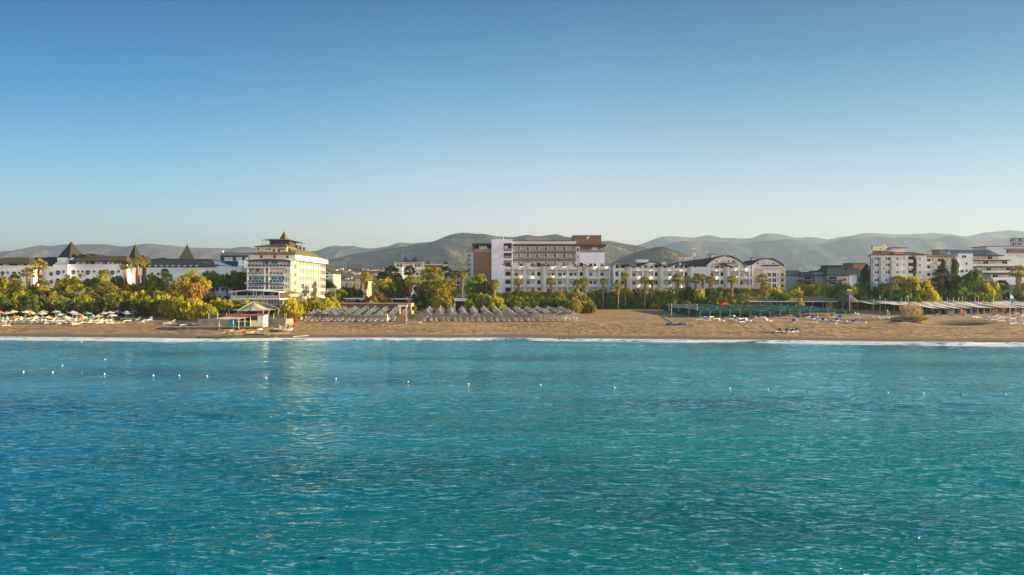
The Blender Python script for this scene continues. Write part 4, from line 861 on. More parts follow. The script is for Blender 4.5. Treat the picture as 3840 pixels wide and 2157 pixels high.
for i in range(14):
    x0 = X(3564+i*12.3, Y+2); b.poly([(x0, Y+1, Z(953.5, Y+1)), (x0+1.02, Y+1, Z(953.5, Y+1)), (x0+.62, Y+5, Z(936.5, Y+4)), (x0-.4, Y+5, Z(936.5, Y+4))])
b.box(X(3563, Y+2), X(3737, Y+2), Y+.9, Y+1, Z(955, Y), Z(953.6, Y)); b.build("solar_panel", mat("teal solar glass", (.03, .085, .10), .35, .5, .5, spec=.3), Hh)
b = MB()
for i in range(12):
    x0 = X(3762+i*14, Y+6); b.poly([(x0, Y+5.4, Z(934, Y+6)), (x0+1.1, Y+5.4, Z(934, Y+6)), (x0+.7, Y+9, Z(922, Y+8)), (x0-.4, Y+9, Z(922, Y+8))])
b.build("solar_panel", SOLAR, Hh)
pbox(Hh, "fascia", BROWN, 3782, 3990, 935, 948, Y+5, 1); 
for k, p in enumerate((3800, 3830, 3862)):
    for q in (953, 980, 1003): pwin(Hh, p, p+18, q, q+12, Y, yy=Y+1.0-.05 if False else Y+3-.02, g=CURT, mull=2)
pbox(Hh, "wall", FIN, 3524, 3555, 937, 955, Y+6, 5); pbox(Hh, "coping", DBROWN, 3523, 3556, 935.6, 937.2, Y+5.7, 6)
b = MB(); b.cyl((X(3597, Y), Y+5, Z(938, Y)), (X(3597, Y), Y+5, Z(901, Y)), .06, n=5); b.build("antenna", METALG, Hh)
Sg2 = root("rooftop_sign", 3850, Y+6, "black mirrored letters on thin frame cut by the right edge of picture", "sign", z=Z(923, Y))
text("RESORTRi", 2.1, X(3823, Y)+5.35, Y+6, Z(903, Y), BLK, Sg2); text("HOTEL", 1.4, X(3829, Y)+2.6, Y+6, Z(915.2, Y), BLK, Sg2)
b = MB()
for p in (3826, 3856, 3886, 3916): b.box(X(p, Y)-.05, X(p, Y)+.05, Y+6.3, Y+6.4, Z(924, Y), Z(896, Y))
for q in (906.5, 916.4): b.box(X(3824, Y), X(3925, Y), Y+6.3, Y+6.4, Z(q, Y), Z(q-.8, Y))
b.build("frame", METALG, Sg2)

# ---- town on the slope, greenhouses and masts far away
rs = random.Random(5); bpy.context.view_layer.update(); HILLS = [o for o in col.objects if o.name.startswith("hills")]
def hit(p, q):
    o_ = Vector((0, 0, H)); d = Vector(((p-CX)/F, 1, -(q-CY)/F)).normalized(); best = None
    for h in HILLS:
        ok, loc, nn, ix = h.ray_cast(o_, d)
        if ok and (best is None or loc.y < best.y): best = loc
    return best
HM = [mat("town house wall", (.72, .66, .56), .9, .1, .1), mat("town house pink wall", (.55, .40, .30), .9, .1, .1), mat("town house white wall", (.82, .80, .76), .9, .1, .1)]
for (p, q, w, h) in [(1255, 1012, 17, 5), (1279, 1010, 14, 7), (1309, 1014, 8, 6), (1296, 1020, 16, 3), (1321, 1023, 11, 5), (1331, 1028, 6, 4), (1343, 1025, 12, 7), (1361, 1012, 5, 4), (1370, 1010, 5, 4), (1379, 1012, 6, 4), (1398, 1014, 22, 4), (1416, 1012, 8, 5), (1430, 1016, 12, 5), (1447, 1017, 12, 5), (1429, 1021, 7, 4), (1300, 1045, 12, 5), (1318, 1042, 5, 8), (1406, 1031, 14, 4), (1258, 1028, 22, 3), (1270, 1038, 10, 4), (1340, 1050, 10, 4), (1375, 1035, 9, 4), (1456, 1034, 9, 5), (1240, 1022, 10, 5), (1350, 1036, 12, 3), (1385, 1046, 12, 4), (1470, 1022, 9, 5), (1420, 1046, 10, 4), (2296, 927, 5, 2), (2330, 925, 5, 2), (2368, 932, 6, 2), (2392, 937, 5, 2), (2360, 944, 5, 2), (2345, 930, 4, 2)]:
    l = hit(p, q+h/2)
    if l is None: continue
    Yd = l.y; x0, x1 = X(p-w/2, Yd), X(p+w/2, Yd); hh = h/F*Yd; m = rs.choice(HM); w_ = x1-x0
    t = thing("house", (l.x, Yd, l.z), None, "house", "small houses on the far slopes"); later(t, "small pale house on the far town slope" if p < 2000 else "tiny pale house on the wooded hill", p)
    b = MB(); b.box(x0, x1, Yd, Yd+min(9, w_), l.z-3, l.z+hh*.8); b.build("wall", m, t)
    b = MB(); b.hip(x0, x1, Yd, Yd+min(9, w_), l.z+hh*.8, l.z+hh+.6); b.build("roof", TERRA if rs.random() < .6 else OFFW, t)
for p, q, w in ((2600, 934, 18), (2648, 945, 14), (3446, 907, 7), (3170, 968, 20), (3005, 1008, 18), (3058, 1006, 10)):
    l = hit(p, q)
    if l is None: continue
    Yd = l.y; t = thing("greenhouse", tuple(l), None, "greenhouse", "greenhouses on the far hillsides"); later(t, "pale greenhouse on the hazy hillside", p)
    b = MB(); x0, x1 = X(p-w/2, Yd), X(p+w/2, Yd); z = l.z; hh = 2.6/F*Yd; b.prof([(x0, z-4), (x0, z+hh*.6), ((x0+x1)/2, z+hh), (x1, z+hh*.6), (x1, z-4)], Yd, Yd+25); b.build("frame", HM[2], t)
for p, q0, q1 in ((1250, 993, 1008), (1286, 985, 1008), (1297, 984, 1010), (1437, 1000, 1014), (1509, 945, 975), (735, 944, 966)):
    l = hit(p, q1)
    if l is None: continue
    Yd = l.y; t = thing("lattice_mast", tuple(l), None, "mast", "thin masts on the far slopes"); later(t, "thin lattice mast on the far slope", p)
    b = MB(); z0, z1 = l.z-3, Z(q0, Yd); k_ = Yd/1250
    for dx in (-1.2, 1.2): b.cyl((l.x+dx*k_, Yd, z0), (l.x+dx*.2*k_, Yd, z1), .16*k_, .10*k_, n=4)
    for k in range(6): z = z0+(z1-z0)*k/6; b.box(l.x-(1.1-k*.15)*k_, l.x+(1.1-k*.15)*k_, Yd-.1, Yd+.1, z, z+.25)
    b.build("frame", METALG, t)
# ------------------------------------------------------------------ plants
LEAF = {
 'gold': mat("golden green leaves", (.26, .26, .008), .6, c2=(.70, .60, .012), scale=.9, transl=.42, rnd=.22),
 'green': mat("fresh green leaves", (.06, .13, .008), .6, c2=(.34, .42, .015), scale=.9, transl=.38, rnd=.22),
 'dark': mat("dark green leaves", (.028, .055, .010), .6, c2=(.14, .18, .022), scale=.9, transl=.2, rnd=.25),
 'olive': mat("olive green leaves", (.11, .12, .012), .6, c2=(.42, .37, .03), scale=.9, transl=.38, rnd=.22),
 'orange': mat("rusty orange leaves", (.22, .12, .03), .7, c2=(.44, .26, .07), scale=.9, transl=.3, rnd=.15),
 'straw': mat("straw coloured reed", (.30, .23, .07), .8, c2=(.80, .60, .26), scale=1.2, transl=.3, rnd=.1),
 'palm': mat("palm leaves", (.08, .10, .010), .5, c2=(.55, .48, .03), scale=.8, transl=.4, rnd=.2),
 'dpalm': mat("dark palm leaves", (.015, .035, .012), .5, c2=(.06, .09, .025), scale=.8, transl=.2, rnd=.2)}
BARK = mat("grey brown bark", (.13, .10, .075), .9, .3, 2); PBARK = mat("palm bark", (.24, .19, .14), .9, .3, 3)
DEADF = mat("dead palm fronds", (.20, .11, .04), .9, c2=(.55, .34, .12), scale=1, transl=.2, rnd=.2)
def leaves(n, fpos, size, seed, elong=1.6, up=.0):
    rg = np.random.RandomState(seed); P = fpos(rg, n)
    n = len(P); a = rg.normal(size=(n, 3)); a[:, 2] += up*2; a /= np.linalg.norm(a, axis=1)[:, None]
    b = np.cross(a, rg.normal(size=(n, 3))); b /= np.linalg.norm(b, axis=1)[:, None]
    s = size*(.6+.8*rg.rand(n))[:, None]; A = a*s*elong*.5; B = b*s*.5
    V = np.stack([P-A, P+B*.9, P+A, P-B*.9], 1).reshape(-1, 3)
    me = bpy.data.meshes.new("leaves"); me.vertices.add(4*n); me.vertices.foreach_set("co", V.ravel())
    me.loops.add(4*n); me.loops.foreach_set("vertex_index", np.arange(4*n, dtype=np.int32)); me.polygons.add(n)
    me.polygons.foreach_set("loop_start", np.arange(n, dtype=np.int32)*4)
    try: me.polygons.foreach_set("loop_total", np.full(n, 4, dtype=np.int32))
    except Exception: pass
    me.update(calc_edges=True); return me
def clumpy(kind, ncl, spread_):
    def f(rg, n):
        if kind == 'round':      # unit crown: radius 1, z 0..1
            d = rg.normal(size=(ncl, 3)); d /= np.linalg.norm(d, axis=1)[:, None]; r = rg.rand(ncl)[:, None]**.3
            c = d*r; c[:, 2] = c[:, 2]*.5*(.8+.35*rg.rand(ncl))+.5
            c[:, :2] *= (.72+.35*rg.rand(ncl))[:, None]
        elif kind == 'pine':
            a = rg.rand(ncl)*6.28; r = rg.rand(ncl)**.5; lob = 1+.13*np.sin(3*a+1)+.08*np.sin(5*a)
            c = np.stack([r*np.cos(a)*lob, r*np.sin(a)*lob, .28+.55*(1-r**2.2)+.10*rg.normal(size=ncl)-.15*rg.rand(ncl)*r], 1)
        elif kind == 'shrub':
            a = rg.rand(ncl)*6.28; z = rg.rand(ncl)**.8; r = np.sqrt(np.clip(1-(z*.95)**2.3, 0, 1))*(rg.rand(ncl)**.35)
            c = np.stack([r*np.cos(a), r*np.sin(a), z*(.80+.22*np.sin(3*a+2)*rg.rand(ncl))], 1)
        k = rg.randint(0, ncl, n); w = (.6+.8*rg.rand(ncl))[k][:, None]
        g = rg.normal(size=(n, 3)); g /= np.linalg.norm(g, axis=1)[:, None]; g *= rg.rand(n)[:, None]**.5
        p = c[k]+g*w*np.array(spread_); p[:, 2] = np.maximum(p[:, 2], .01); return p
    return f
PROTO = {}
for i in range(4):
    PROTO['round', i] = leaves(3600, clumpy('round', 60, (.24, .24, .13)), .105, 300+i)
    PROTO['pine', i] = leaves(4200, clumpy('pine', 85, (.17, .17, .13)), .075, 320+i)
    PROTO['shrub', i] = leaves(3600, clumpy('shrub', 75, (.22, .22, .13)), .095, 340+i)
def feath(rg, n):
    ns = 150; a = rg.rand(ns)*6.28; r = rg.rand(ns)**.6; hgt = (1-.55*r**2)*(.75+.3*rg.rand(ns))
    k = rg.randint(0, ns, n); t = rg.rand(n)**.8; rr = r[k]*(.55+.5*t)
    p = np.stack([rr*np.cos(a[k]), rr*np.sin(a[k]), t*hgt[k]], 1)+rg.normal(size=(n, 3))*np.array([.035, .035, .02]); p[:, 2] = np.maximum(p[:, 2], .01); return p
for i in range(3): PROTO['feather', i] = leaves(4200, feath, .075, 360+i, elong=2.4, up=.8)
def fan_crown(seed, nl=34):
    rg = random.Random(seed); v = []; f = []
    for i in range(nl):
        az = i*2.4+rg.random()*.5; el = R(78)-(i/nl)**.9*R(115)+rg.uniform(-.12, .12); L = rg.uniform(.52, .66)
        d = Vector((math.cos(az)*math.cos(el), math.sin(az)*math.cos(el), math.sin(el)))
        side = Vector((-math.sin(az), math.cos(az), 0)); upv = side.cross(d)*-1; base = d*L
        def P(p): v.append(tuple(p)); return len(v)-1
        a = P(side*.012); b_ = P(-side*.012); c = P(base-side*.012); e = P(base+side*.012); f.append((a, b_, c, e))
        nb = 9; cpt = P(base)
        for j in range(nb):
            t = (j/(nb-1)-.5)*R(200); Lb = (.50 if abs(t) < 1 else .42)*rg.uniform(.85, 1.1)
            dd = (d*math.cos(t)+side*math.sin(t)); droop = Vector((0, 0, -.16-.12*rg.random()))
            w = side*math.cos(t)-d*math.sin(t)
            m1 = base+dd*Lb*.55; tip = base+dd*Lb+droop
            q0 = P(m1+w*.062); q1 = P(m1-w*.062); q2 = P(tip); f.append((cpt, q1, q2, q0))
    me = bpy.data.meshes.new("leaves"); me.from_pydata(v, [], f); me.update(); return me
for i in range(3): PROTO['fan', i] = fan_crown(400+i)
def skirt(seed):          # dead fronds hanging round the trunk: unit height 1 downward, radius ~.3
    rg = random.Random(seed); b = MB()
    for i in range(150):
        a = rg.random()*6.28; z = -rg.random()*.75; r0 = .10; r1 = .30+.12*rg.random(); L = .22+.18*rg.random()
        c, s = math.cos(a), math.sin(a); w = .07
        b.poly([(c*r0-s*w*.3, s*r0+c*w*.3, z+.05), (c*r0+s*w*.3, s*r0-c*w*.3, z+.05), (c*r1*(1+.3*z)+s*w, s*r1*(1+.3*z)-c*w, z-L), (c*r1*(1+.3*z)-s*w, s*r1*(1+.3*z)+c*w, z-L-.04)])
    return b.mesh("dead_fronds", [DEADF])
PROTO['skirt', 0] = skirt(1); PROTO['skirt', 1] = skirt(2)
def trunk_mesh(kind):
    b = MB()
    if kind == 'palm':
        for k in range(6): z0, z1 = k/6, (k+1)/6; b.cyl((.25*math.sin(z0*2)*.3, 0, z0), (.25*math.sin(z1*2)*.3, 0, z1), 1.15-.35*z0 if k else 1.4, 1.15-.35*z1, n=8, cap=False)
        return b.mesh("trunk", [PBARK])
    rg = random.Random(9)
    b.cyl((0, 0, 0), (.04, 0, .5), .055, .04, n=8, cap=False); b.cyl((.04, 0, .5), (-.03, .03, .8), .04, .03, n=8, cap=False)
    for i in range(7):
        a = i*.9+rg.random(); z = .42+.07*i if kind == 'pine' else .25+.08*i; r = .32+.3*rg.random()
        m = (r*.5*math.cos(a), r*.5*math.sin(a), z+.12); b.cyl((0, 0, z), m, .024, .018, n=6, cap=False); b.cyl(m, (r*math.cos(a), r*math.sin(a), min(.98, z+.32)), .018, .006, n=6, cap=False)
    return b.mesh("trunk", [BARK])
PROTO['ptrunk', 0] = trunk_mesh('palm'); PROTO['trunk', 0] = trunk_mesh('round'); PROTO['pinetrunk', 0] = trunk_mesh('pine')
MC = {}
def pm(kind, i, lm):
    if (kind, i, lm) not in MC:
        me = PROTO[kind, i].copy(); me.materials.clear(); me.materials.append(LEAF[lm]); MC[kind, i, lm] = me
    return MC[kind, i, lm]
LAND = [(600, "before the round-window hotel"), (900, "left of the tower hotel"), (1250, "beside the tower hotel"), (1480, "behind the brown windbreak"), (1760, "before the red-spired hotel"), (1890, "below the brown panel"), (2295, "before the left balcony block"), (2790, "before the slate-roofed balcony block"), (2950, "before the cream arched block"), (3250, "before the grey mansard hotel"), (3592, "before the sign-topped hotel"), (9999, "before the terraced hotel")]
def land(px):
    for a, s in LAND:
        if px < a: return s
ADJ = {'gold': 'golden green', 'green': 'fresh green', 'dark': 'dark green', 'olive': 'olive green', 'orange': 'rusty orange', 'straw': 'straw coloured', 'palm': 'green', 'dpalm': 'dark'}
rt = random.Random(11); NV = {'round': 4, 'pine': 4, 'shrub': 4, 'feather': 3}
NAMEK = {'round': ('tree', 'bushy tree', 'tree'), 'pine': ('pine_tree', 'umbrella pine', 'pine tree'), 'shrub': ('shrub', 'rounded shrub', 'shrub'), 'feather': ('shrub', 'feathery shrub', 'shrub')}
def plant(kind, px, qt, w, Y, lm, desc=None, low=.0):
    x = X(px, Y); g = G(x, Y)-.1; h = Z(qt, Y)-g; r = w/F*Y/2; i = rt.randrange(NV[kind]); nm, ds, cat = NAMEK[kind]
    if h < .4: h = .4
    t = thing(nm, (x, Y, g), None, cat, "trees and shrubs along the beach"); later(t, (desc or ADJ[lm]+" "+ds)+" "+land(px), px)
    rz = rt.random()*6.28
    if kind in ('shrub', 'feather'):
        inst("foliage", pm(kind, i, lm), t, sc=(r*1.05, r*1.05, h), rz=rz)
        inst("trunk", PROTO['trunk', 0], t, sc=(r*1.1, r*1.1, h*.7), rz=rz)
    elif kind == 'pine':
        hc = min(h*.5, r*1.3); inst("crown", pm(kind, i, lm), t, (0, 0, h-hc), (r, r, hc), rz); inst("trunk", PROTO['pinetrunk', 0], t, sc=(r*1.2, r*1.2, h-hc*.45), rz=rz)
    else:
        hc = min(h*.85, max(h*.55, r*1.8)) if not low else h*low; inst("crown", pm(kind, i, lm), t, (0, 0, h-hc), (r, r, hc), rz); inst("trunk", PROTO['trunk', 0], t, sc=(r, r, h*.85), rz=rz)
    return t
def palm(px, qt, w, Y, lm='palm', sk=.35, lean=0):
    x = X(px, Y); g = G(x, Y)-.1; r = w/F*Y/2*.98; h = Z(qt, Y)-g-r*.75; i = rt.randrange(3)
    t = thing("palm_tree", (x, Y, g), None, "palm tree", "fan palms along the beach front"); later(t, (("tall " if h > 9 else "")+ADJ[lm]+" fan palm "+land(px)), px)
    inst("crown", pm('fan', i, lm), t, (0, 0, h), (r*1.12, r*1.12, r*1.05), rt.random()*6)
    inst("trunk", PROTO['ptrunk', 0], t, sc=(.22, .22, h), rz=rt.random()*6)
    if sk: inst("dead_fronds", PROTO['skirt', rt.randrange(2)], t, (0, 0, h-.1), (r*.85, r*.85, h*sk))
    return t
# left gardens
for a in ((149,975,56,240),(106,1006,52,238),(60,1048,55,233),(158,1050,62,231),(55,1033,46,246,'dpalm'),(18,1085,50,228),(392,1015,52,238),(395,1055,70,231),(470,982,44,240,'palm',.45),(517,963,50,238,'palm',.6),(541,960,48,241,'palm',.6),(298,1068,80,229),(578,1060,52,233),(626,1026,46,238),(618,1010,32,248,'dpalm'),(204,1095,45,226),(90,1075,60,229),(430,1075,50,229),(345,1090,55,228),(652,1070,50,228)): palm(*a)
for a in (('round',15,1039,95,238,'gold'),('pine',275,1035,122,242,'gold'),('round',240,1062,70,240,'green'),('round',352,1042,70,246,'green'),('round',445,1034,62,247,'green'),('round',495,1064,95,234,'olive'),('round',571,1029,90,245,'green'),('round',122,1070,60,246,'green'),('round',350,1080,60,236,'olive'),
          ('pine',720,1022,128,232,'gold'),('round',733,1062,80,222,'orange'),('pine',788,1017,96,254,'green'),('pine',800,1038,76,242,'green'),('pine',852,1026,74,256,'green'),('round',876,1014,56,260,'green'),('round',910,1020,64,258,'dark'),('round',905,1055,60,250,'dark'),('round',660,1075,70,234,'olive'),('round',780,1090,40,235,'dark'),('round',40,1085,70,230,'green'),('round',180,1085,60,234,'dark'),('round',250,1100,70,228,'dark'),('round',310,1100,50,226,'olive'),('round',420,1100,60,227,'gold'),('round',470,1095,70,226,'olive'),('round',530,1088,70,227,'gold'),('round',600,1090,60,226,'gold'),('round',130,1105,60,224,'olive')): plant(*a)
k = 0
for p in range(-240, 640, 31):
    plant('shrub', p+rt.uniform(-6, 6), 1122+rt.uniform(-6, 7), 66, 211+rt.uniform(-3, 3), ('dark', 'dark', 'olive', 'dark')[k % 4]); k += 1
for p in range(-240, 620, 44): plant('shrub', p+rt.uniform(-8, 8), 1110+rt.uniform(-8, 6), 70, 221, rt.choice(('olive', 'dark', 'gold')))
for a in (('shrub',492,1112,74,217,'gold'),('shrub',541,1112,70,216,'gold'),('shrub',596,1104,70,216,'gold'),('shrub',628,1118,76,205,'olive'),('shrub',668,1118,84,203,'gold'),('feather',722,1120,120,197,'gold'),('feather',778,1138,74,195,'gold'),('shrub',690,1140,90,197,'olive'),
          ('shrub',813,1118,64,212,'gold'),('shrub',852,1119,58,211,'gold'),('shrub',890,1121,62,213,'olive'),('shrub',927,1124,56,212,'gold'),('shrub',960,1130,50,213,'olive'),('shrub',1040,1140,34,214,'olive'),('shrub',840,1140,90,205,'dark'),('shrub',915,1145,90,204,'dark'),('shrub',985,1150,90,203,'dark'),('shrub',1045,1152,60,204,'dark'),
          ('feather',1097,1117,86,193,'gold'),('feather',1100,1168,52,187,'orange'),('shrub',1150,1125,70,212,'olive'),('shrub',1176,1108,80,214,'gold'),('shrub',1222,1118,66,214,'gold'),('shrub',1195,1130,70,207,'olive'),('shrub',1247,1112,56,220,'gold'),('round',1250,1088,62,236,'olive'),('round',1281,1086,44,240,'olive'),('round',1292,1076,50,252,'dark'),('round',1330,1080,66,251,'dark'),('round',1229,1048,40,288,'dark'),('round',1245,1058,30,286,'dark'),('shrub',1390,1108,60,237,'olive'),('feather',1424,1097,88,233,'orange'),('shrub',1402,1112,60,231,'gold'),
          ('round',1440,1042,86,246,'gold'),('round',1480,1044,74,248,'dark'),('round',1517,1046,58,248,'dark'),('round',1455,1070,80,243,'dark'),('round',1505,1075,70,243,'dark'),('round',1580,1060,70,247,'dark'),('round',1660,1062,80,247,'dark'),('round',1600,1100,80,240,'dark'),('round',1670,1105,70,240,'olive'),('shrub',1560,1120,60,236,'dark'),
          ('round',1797,1028,76,243,'green'),('round',1770,1050,66,238,'green'),('round',1826,1052,62,239,'dark'),('shrub',1815,1097,86,225,'olive'),('shrub',1775,1108,60,226,'dark'),('shrub',1864,1110,66,222,'gold'),('shrub',1760,1120,50,222,'green'),('round',1555,1146,22,206,'green')): plant(*a)
for a in ((1372,1024,52,248),(1470,1000,66,262,'dpalm'),(1433,1022,46,262,'dpalm'),(1494,1030,40,262,'dpalm'),(1536,998,52,252,'dpalm'),(1540,1035,52,236),(1603,1006,62,250),(1637,1009,60,248),(1673,1002,52,258,'dpalm'),(1640,1050,72,234),(1678,1048,72,236),(1603,1054,60,238),(1655,1088,90,230),(1703,1022,34,256),(1733,1015,42,256),(1700,1065,60,240),(1570,1040,50,244),(1855,1050,46,236),(1640,1120,50,228,'palm',0)): palm(*a)
# middle hedges and palms
for a in ((1943,1045,38,248),(2066,1042,40,247),(2165,1050,38,246),(2189,1042,50,247),(2262,1045,34,248),(2345,1025,40,247),(2318,1057,40,244),(2418,1038,38,247),(2445,1050,28,248),(2540,1029,47,246),(2576,1036,36,248),(2607,1040,36,246),(2635,1029,38,247),(2664,1036,42,246),(2745,1034,44,246),(2859,1029,48,248),(2872,1060,40,243),(3364,1034,48,240),(3345,1058,46,238),(3196,1075,40,238),(3311,1066,44,239),(3534,1008,64,246,'dpalm',.2),(3505,1045,50,245,'dpalm',.2),(3756,1053,54,243,'dpalm',.2),(3820,998,66,240),(3575,1050,45,246,'dpalm',.2)): palm(*a, **({} if len(a) > 5 else {}))
for p in range(1875, 2120, 27): plant('round', p+rt.uniform(-6, 6), 1091+rt.uniform(-4, 5), 50, 250, rt.choice(('gold', 'olive', 'green')), low=.9)
for p in range(1838, 2110, 24): plant('shrub', p, 1116+rt.uniform(-3, 4), 44, 233-(p-1838)*.01, rt.choice(('green', 'gold', 'green', 'olive')))
for p in range(1840, 2110, 34): plant('shrub', p, 1128+rt.uniform(-3, 3), 50, 229, rt.choice(('green', 'dark')))
for a in (('shrub',2098,1090,86,236,'olive'),('shrub',2158,1087,88,237,'olive'),('shrub',2196,1108,56,230,'olive'),('feather',2156,1118,56,219,'olive'),('feather',2214,1128,44,221,'olive'),('shrub',2120,1120,60,226,'dark'),('feather',2190,1130,60,223,'gold')): plant(*a)
for i, p in enumerate(range(2222, 2700, 33)): plant('round', p+rt.uniform(-5, 5), 1088+rt.uniform(-5, 8), 56, 251+rt.uniform(-2, 2), ('olive', 'dark', 'olive', 'green')[i % 4], low=.95)
for i, p in enumerate(range(2235, 2470, 52)): plant('shrub', p, 1112, 54, 249, 'dark')
for a in (('shrub',2467,1116,48,246,'green'),('shrub',2515,1100,78,245,'green'),('round',2579,1078,62,246,'dark'),('round',2625,1082,48,243,'gold'),('round',2667,1078,54,245,'dark'),('shrub',2560,1122,60,243,'dark'),('shrub',2650,1120,50,243,'dark')): plant(*a)
for p in range(2700, 2990, 26): plant('round', p, 1079+rt.uniform(-5, 5), 50, 250, rt.choice(('olive', 'gold', 'green')), low=.95)
for p in range(2690, 2980, 30): plant('shrub', p, 1094+rt.uniform(-4, 4), 52, 249, rt.choice(('gold', 'olive')))
for p in range(2690, 2820, 26): plant('shrub', p, 1108, 46, 244, 'olive')
for a in (('shrub',2931,1093,70,246,'green'),('round',3004,1066,62,258,'olive'),('round',2975,1080,50,257,'olive'),('round',3062,1060,80,262,'gold'),('round',3108,1070,76,262,'gold'),('shrub',3074,1094,90,256,'gold'),('shrub',3020,1090,70,256,'olive'),('shrub',3130,1090,70,257,'gold'),('shrub',3001,1118,30,236,'gold'),('shrub',3110,1128,24,236,'gold'),
          ('round',3249,990,38,262,'dark'),('round',3240,1020,34,264,'dark')): plant(*a)
for i, p in enumerate(range(3150, 3350, 27)): plant('round', p, 1060+rt.uniform(-6, 8), 58, 252+rt.uniform(-3, 3), ('green', 'olive', 'gold', 'green')[i % 4], low=.95); plant('shrub', p+12, 1088, 60, 246, rt.choice(('green', 'dark')))
for a in (('round',3431,1040,116,240,'gold',None,.9),('round',3388,1055,84,241,'green',None,.9),('round',3370,1080,80,238,'green',None,.9),('round',3470,1075,70,238,'gold',None,.9),('shrub',3492,1082,60,235,'gold'),('shrub',3420,1100,100,234,'green'),('round',3520,1060,60,248,'dark'),('round',3560,1035,40,250,'dark'),('round',3586,1035,44,249,'dark'),('round',3600,1060,60,246,'olive'),
          ('round',3653,1008,62,248,'green'),('round',3640,1055,92,242,'green',None,.9),('round',3690,1052,104,241,'gold',None,.9),('round',3600,1082,74,239,'green',None,.9),('shrub',3655,1090,110,236,'green'),('round',3722,1075,66,240,'gold',None,.9),('shrub',3550,1100,60,240,'dark'),('shrub',3700,1100,90,236,'green'),('round',3838,1058,64,240,'gold',None,.9),('shrub',3780,1095,60,244,'dark'),('shrub',3835,1100,70,236,'green'),('round',3900,1050,90,240,'green'),('round',3980,1060,90,240,'olive'),('shrub',3900,1100,90,238,'green')): plant(*a)
for p in range(-200, 4060, 58):      # dense ground-floor greenery in front of the buildings
    if 1240 < p < 1480 or 940 < p < 1060: continue
    plant('shrub', p, 1108+rt.uniform(-6, 6), 74, 256 if not 3250 < p < 3600 else 247, rt.choice(('dark', 'olive', 'dark')))
for i, p in enumerate(range(2180, 2620, 24)):        # clipped round bushes on the lawn
    if 2430 < p < 2480: continue
    t = plant('shrub', p, 1146, 11, 246, 'dark', "clipped lawn bush")
def ivy(px, q0, q1, w, Y):
    t = thing("climbing_plant", (X(px, Y), Y, Z(q1, Y)), None, "climbing plant", "climbers on the sign-topped hotel"); later(t, "dark climbing plant hanging down the sign-topped hotel wall", px)
    inst("foliage", pm('round', rt.randrange(4), 'dark'), t, sc=(w/F*Y/2, .7, Z(q0, Y)-Z(q1, Y)))
ivy(3428, 955, 1045, 16, 250.6); ivy(3536, 968, 1015, 20, 252.6); ivy(3580, 962, 1048, 28, 252.6)
# reeds on the mound by the channel
t = thing("reed_clump", (X(3418, 188), 188, G(X(3418, 188), 188)-.1), "tall straw coloured reed clump with plumes by the concrete block", "reeds")
b = MB(); rr = random.Random(3)
for i in range(420):
    a = rr.random()*6.28; r = rr.random()**.6*2.3; h = (4.3-.45*r)*rr.uniform(.6, 1.05); x, y = r*math.cos(a)*1.05, r*math.sin(a)*.8; dx, dy = x*.16+rr.uniform(-.2, .2), y*.16; w = .035
    b.poly([(x-w, y, 0), (x+w, y, 0), (x+dx+w*.6, y+dy, h*.8), (x+dx*1.3, y+dy, h)])
    if i % 3 == 0 and h > 2.4:
        for k in range(5): q = rr.uniform(-.1, .1); b.poly([(x+dx+q, y+dy, h*.8), (x+dx+q+.1, y+dy+.05, h*.88+.1*k*.3), (x+dx*1.2+q, y+dy, h*1.02), (x+dx+q-.08, y+dy, h*.9)], 1)
inst("stems", b.mesh("stems", [LEAF['straw'], mat("reed plume", (.62, .45, .22), .9, .2, 2, transl=.3)]), t)
inst("undergrowth", pm('shrub', 1, 'olive'), t, (.5, -1.0, -.9), (3.4, 1.6, 1.4))
def ysolve(p, q, dz=0.1, lo=140., hi=262.):
    for _ in range(26):
        m = (lo+hi)/2
        if CY+(H-G(X(p, m), m)-dz)/m*F > q: lo = m
        else: hi = m
    return (lo+hi)/2
# ------------------------------------------------------------------ beach furniture
GREYC = mat("grey parasol cloth", (.17, .175, .185), .85, .12, .8, rnd=.25); POLE = mat("pale wooden pole", (.62, .52, .38), .7, .15, 3)
MATT = mat("grey sunbed cushion", (.42, .41, .39), .85, .1, 1, rnd=.12); FRAMEW = mat("cream sunbed frame", (.72, .67, .58), .6, .05, 2)
def sq_parasol(canm, r=1.2, h=2.55, drop=.72, valance=.10):
    c = MB(); n = 4
    v = []; 
    for i in range(4):
        a = R(45)+i*math.pi/2; v.append((r*1.414*math.cos(a), r*1.414*math.sin(a), h-drop))
    for i in range(4):
        j = (i+1) % 4; mx = ((v[i][0]+v[j][0])/2*.97, (v[i][1]+v[j][1])/2*.97, h-drop+.03)
        c.poly([v[i], mx, (0, 0, h)]); c.poly([mx, v[j], (0, 0, h)])
        c.poly([(v[i][0], v[i][1], h-drop-valance), (mx[0], mx[1], h-drop-valance), mx, v[i]]); c.poly([(mx[0], mx[1], h-drop-valance), (v[j][0], v[j][1], h-drop-valance), v[j], mx])
    p = MB(); p.cyl((0, 0, -.3), (0, 0, h-.02), .045, n=6)
    f = MB(); f.ball((0, 0, h+.06), .11, n=6); f.cyl((0, 0, h-.02), (0, 0, h+.1), .04, n=5)
    return c.mesh("canopy", [canm]), p.mesh("pole", [POLE]), f.mesh("finial", [mat("white finial", (.85, .8, .7), .5, .03, 1)])
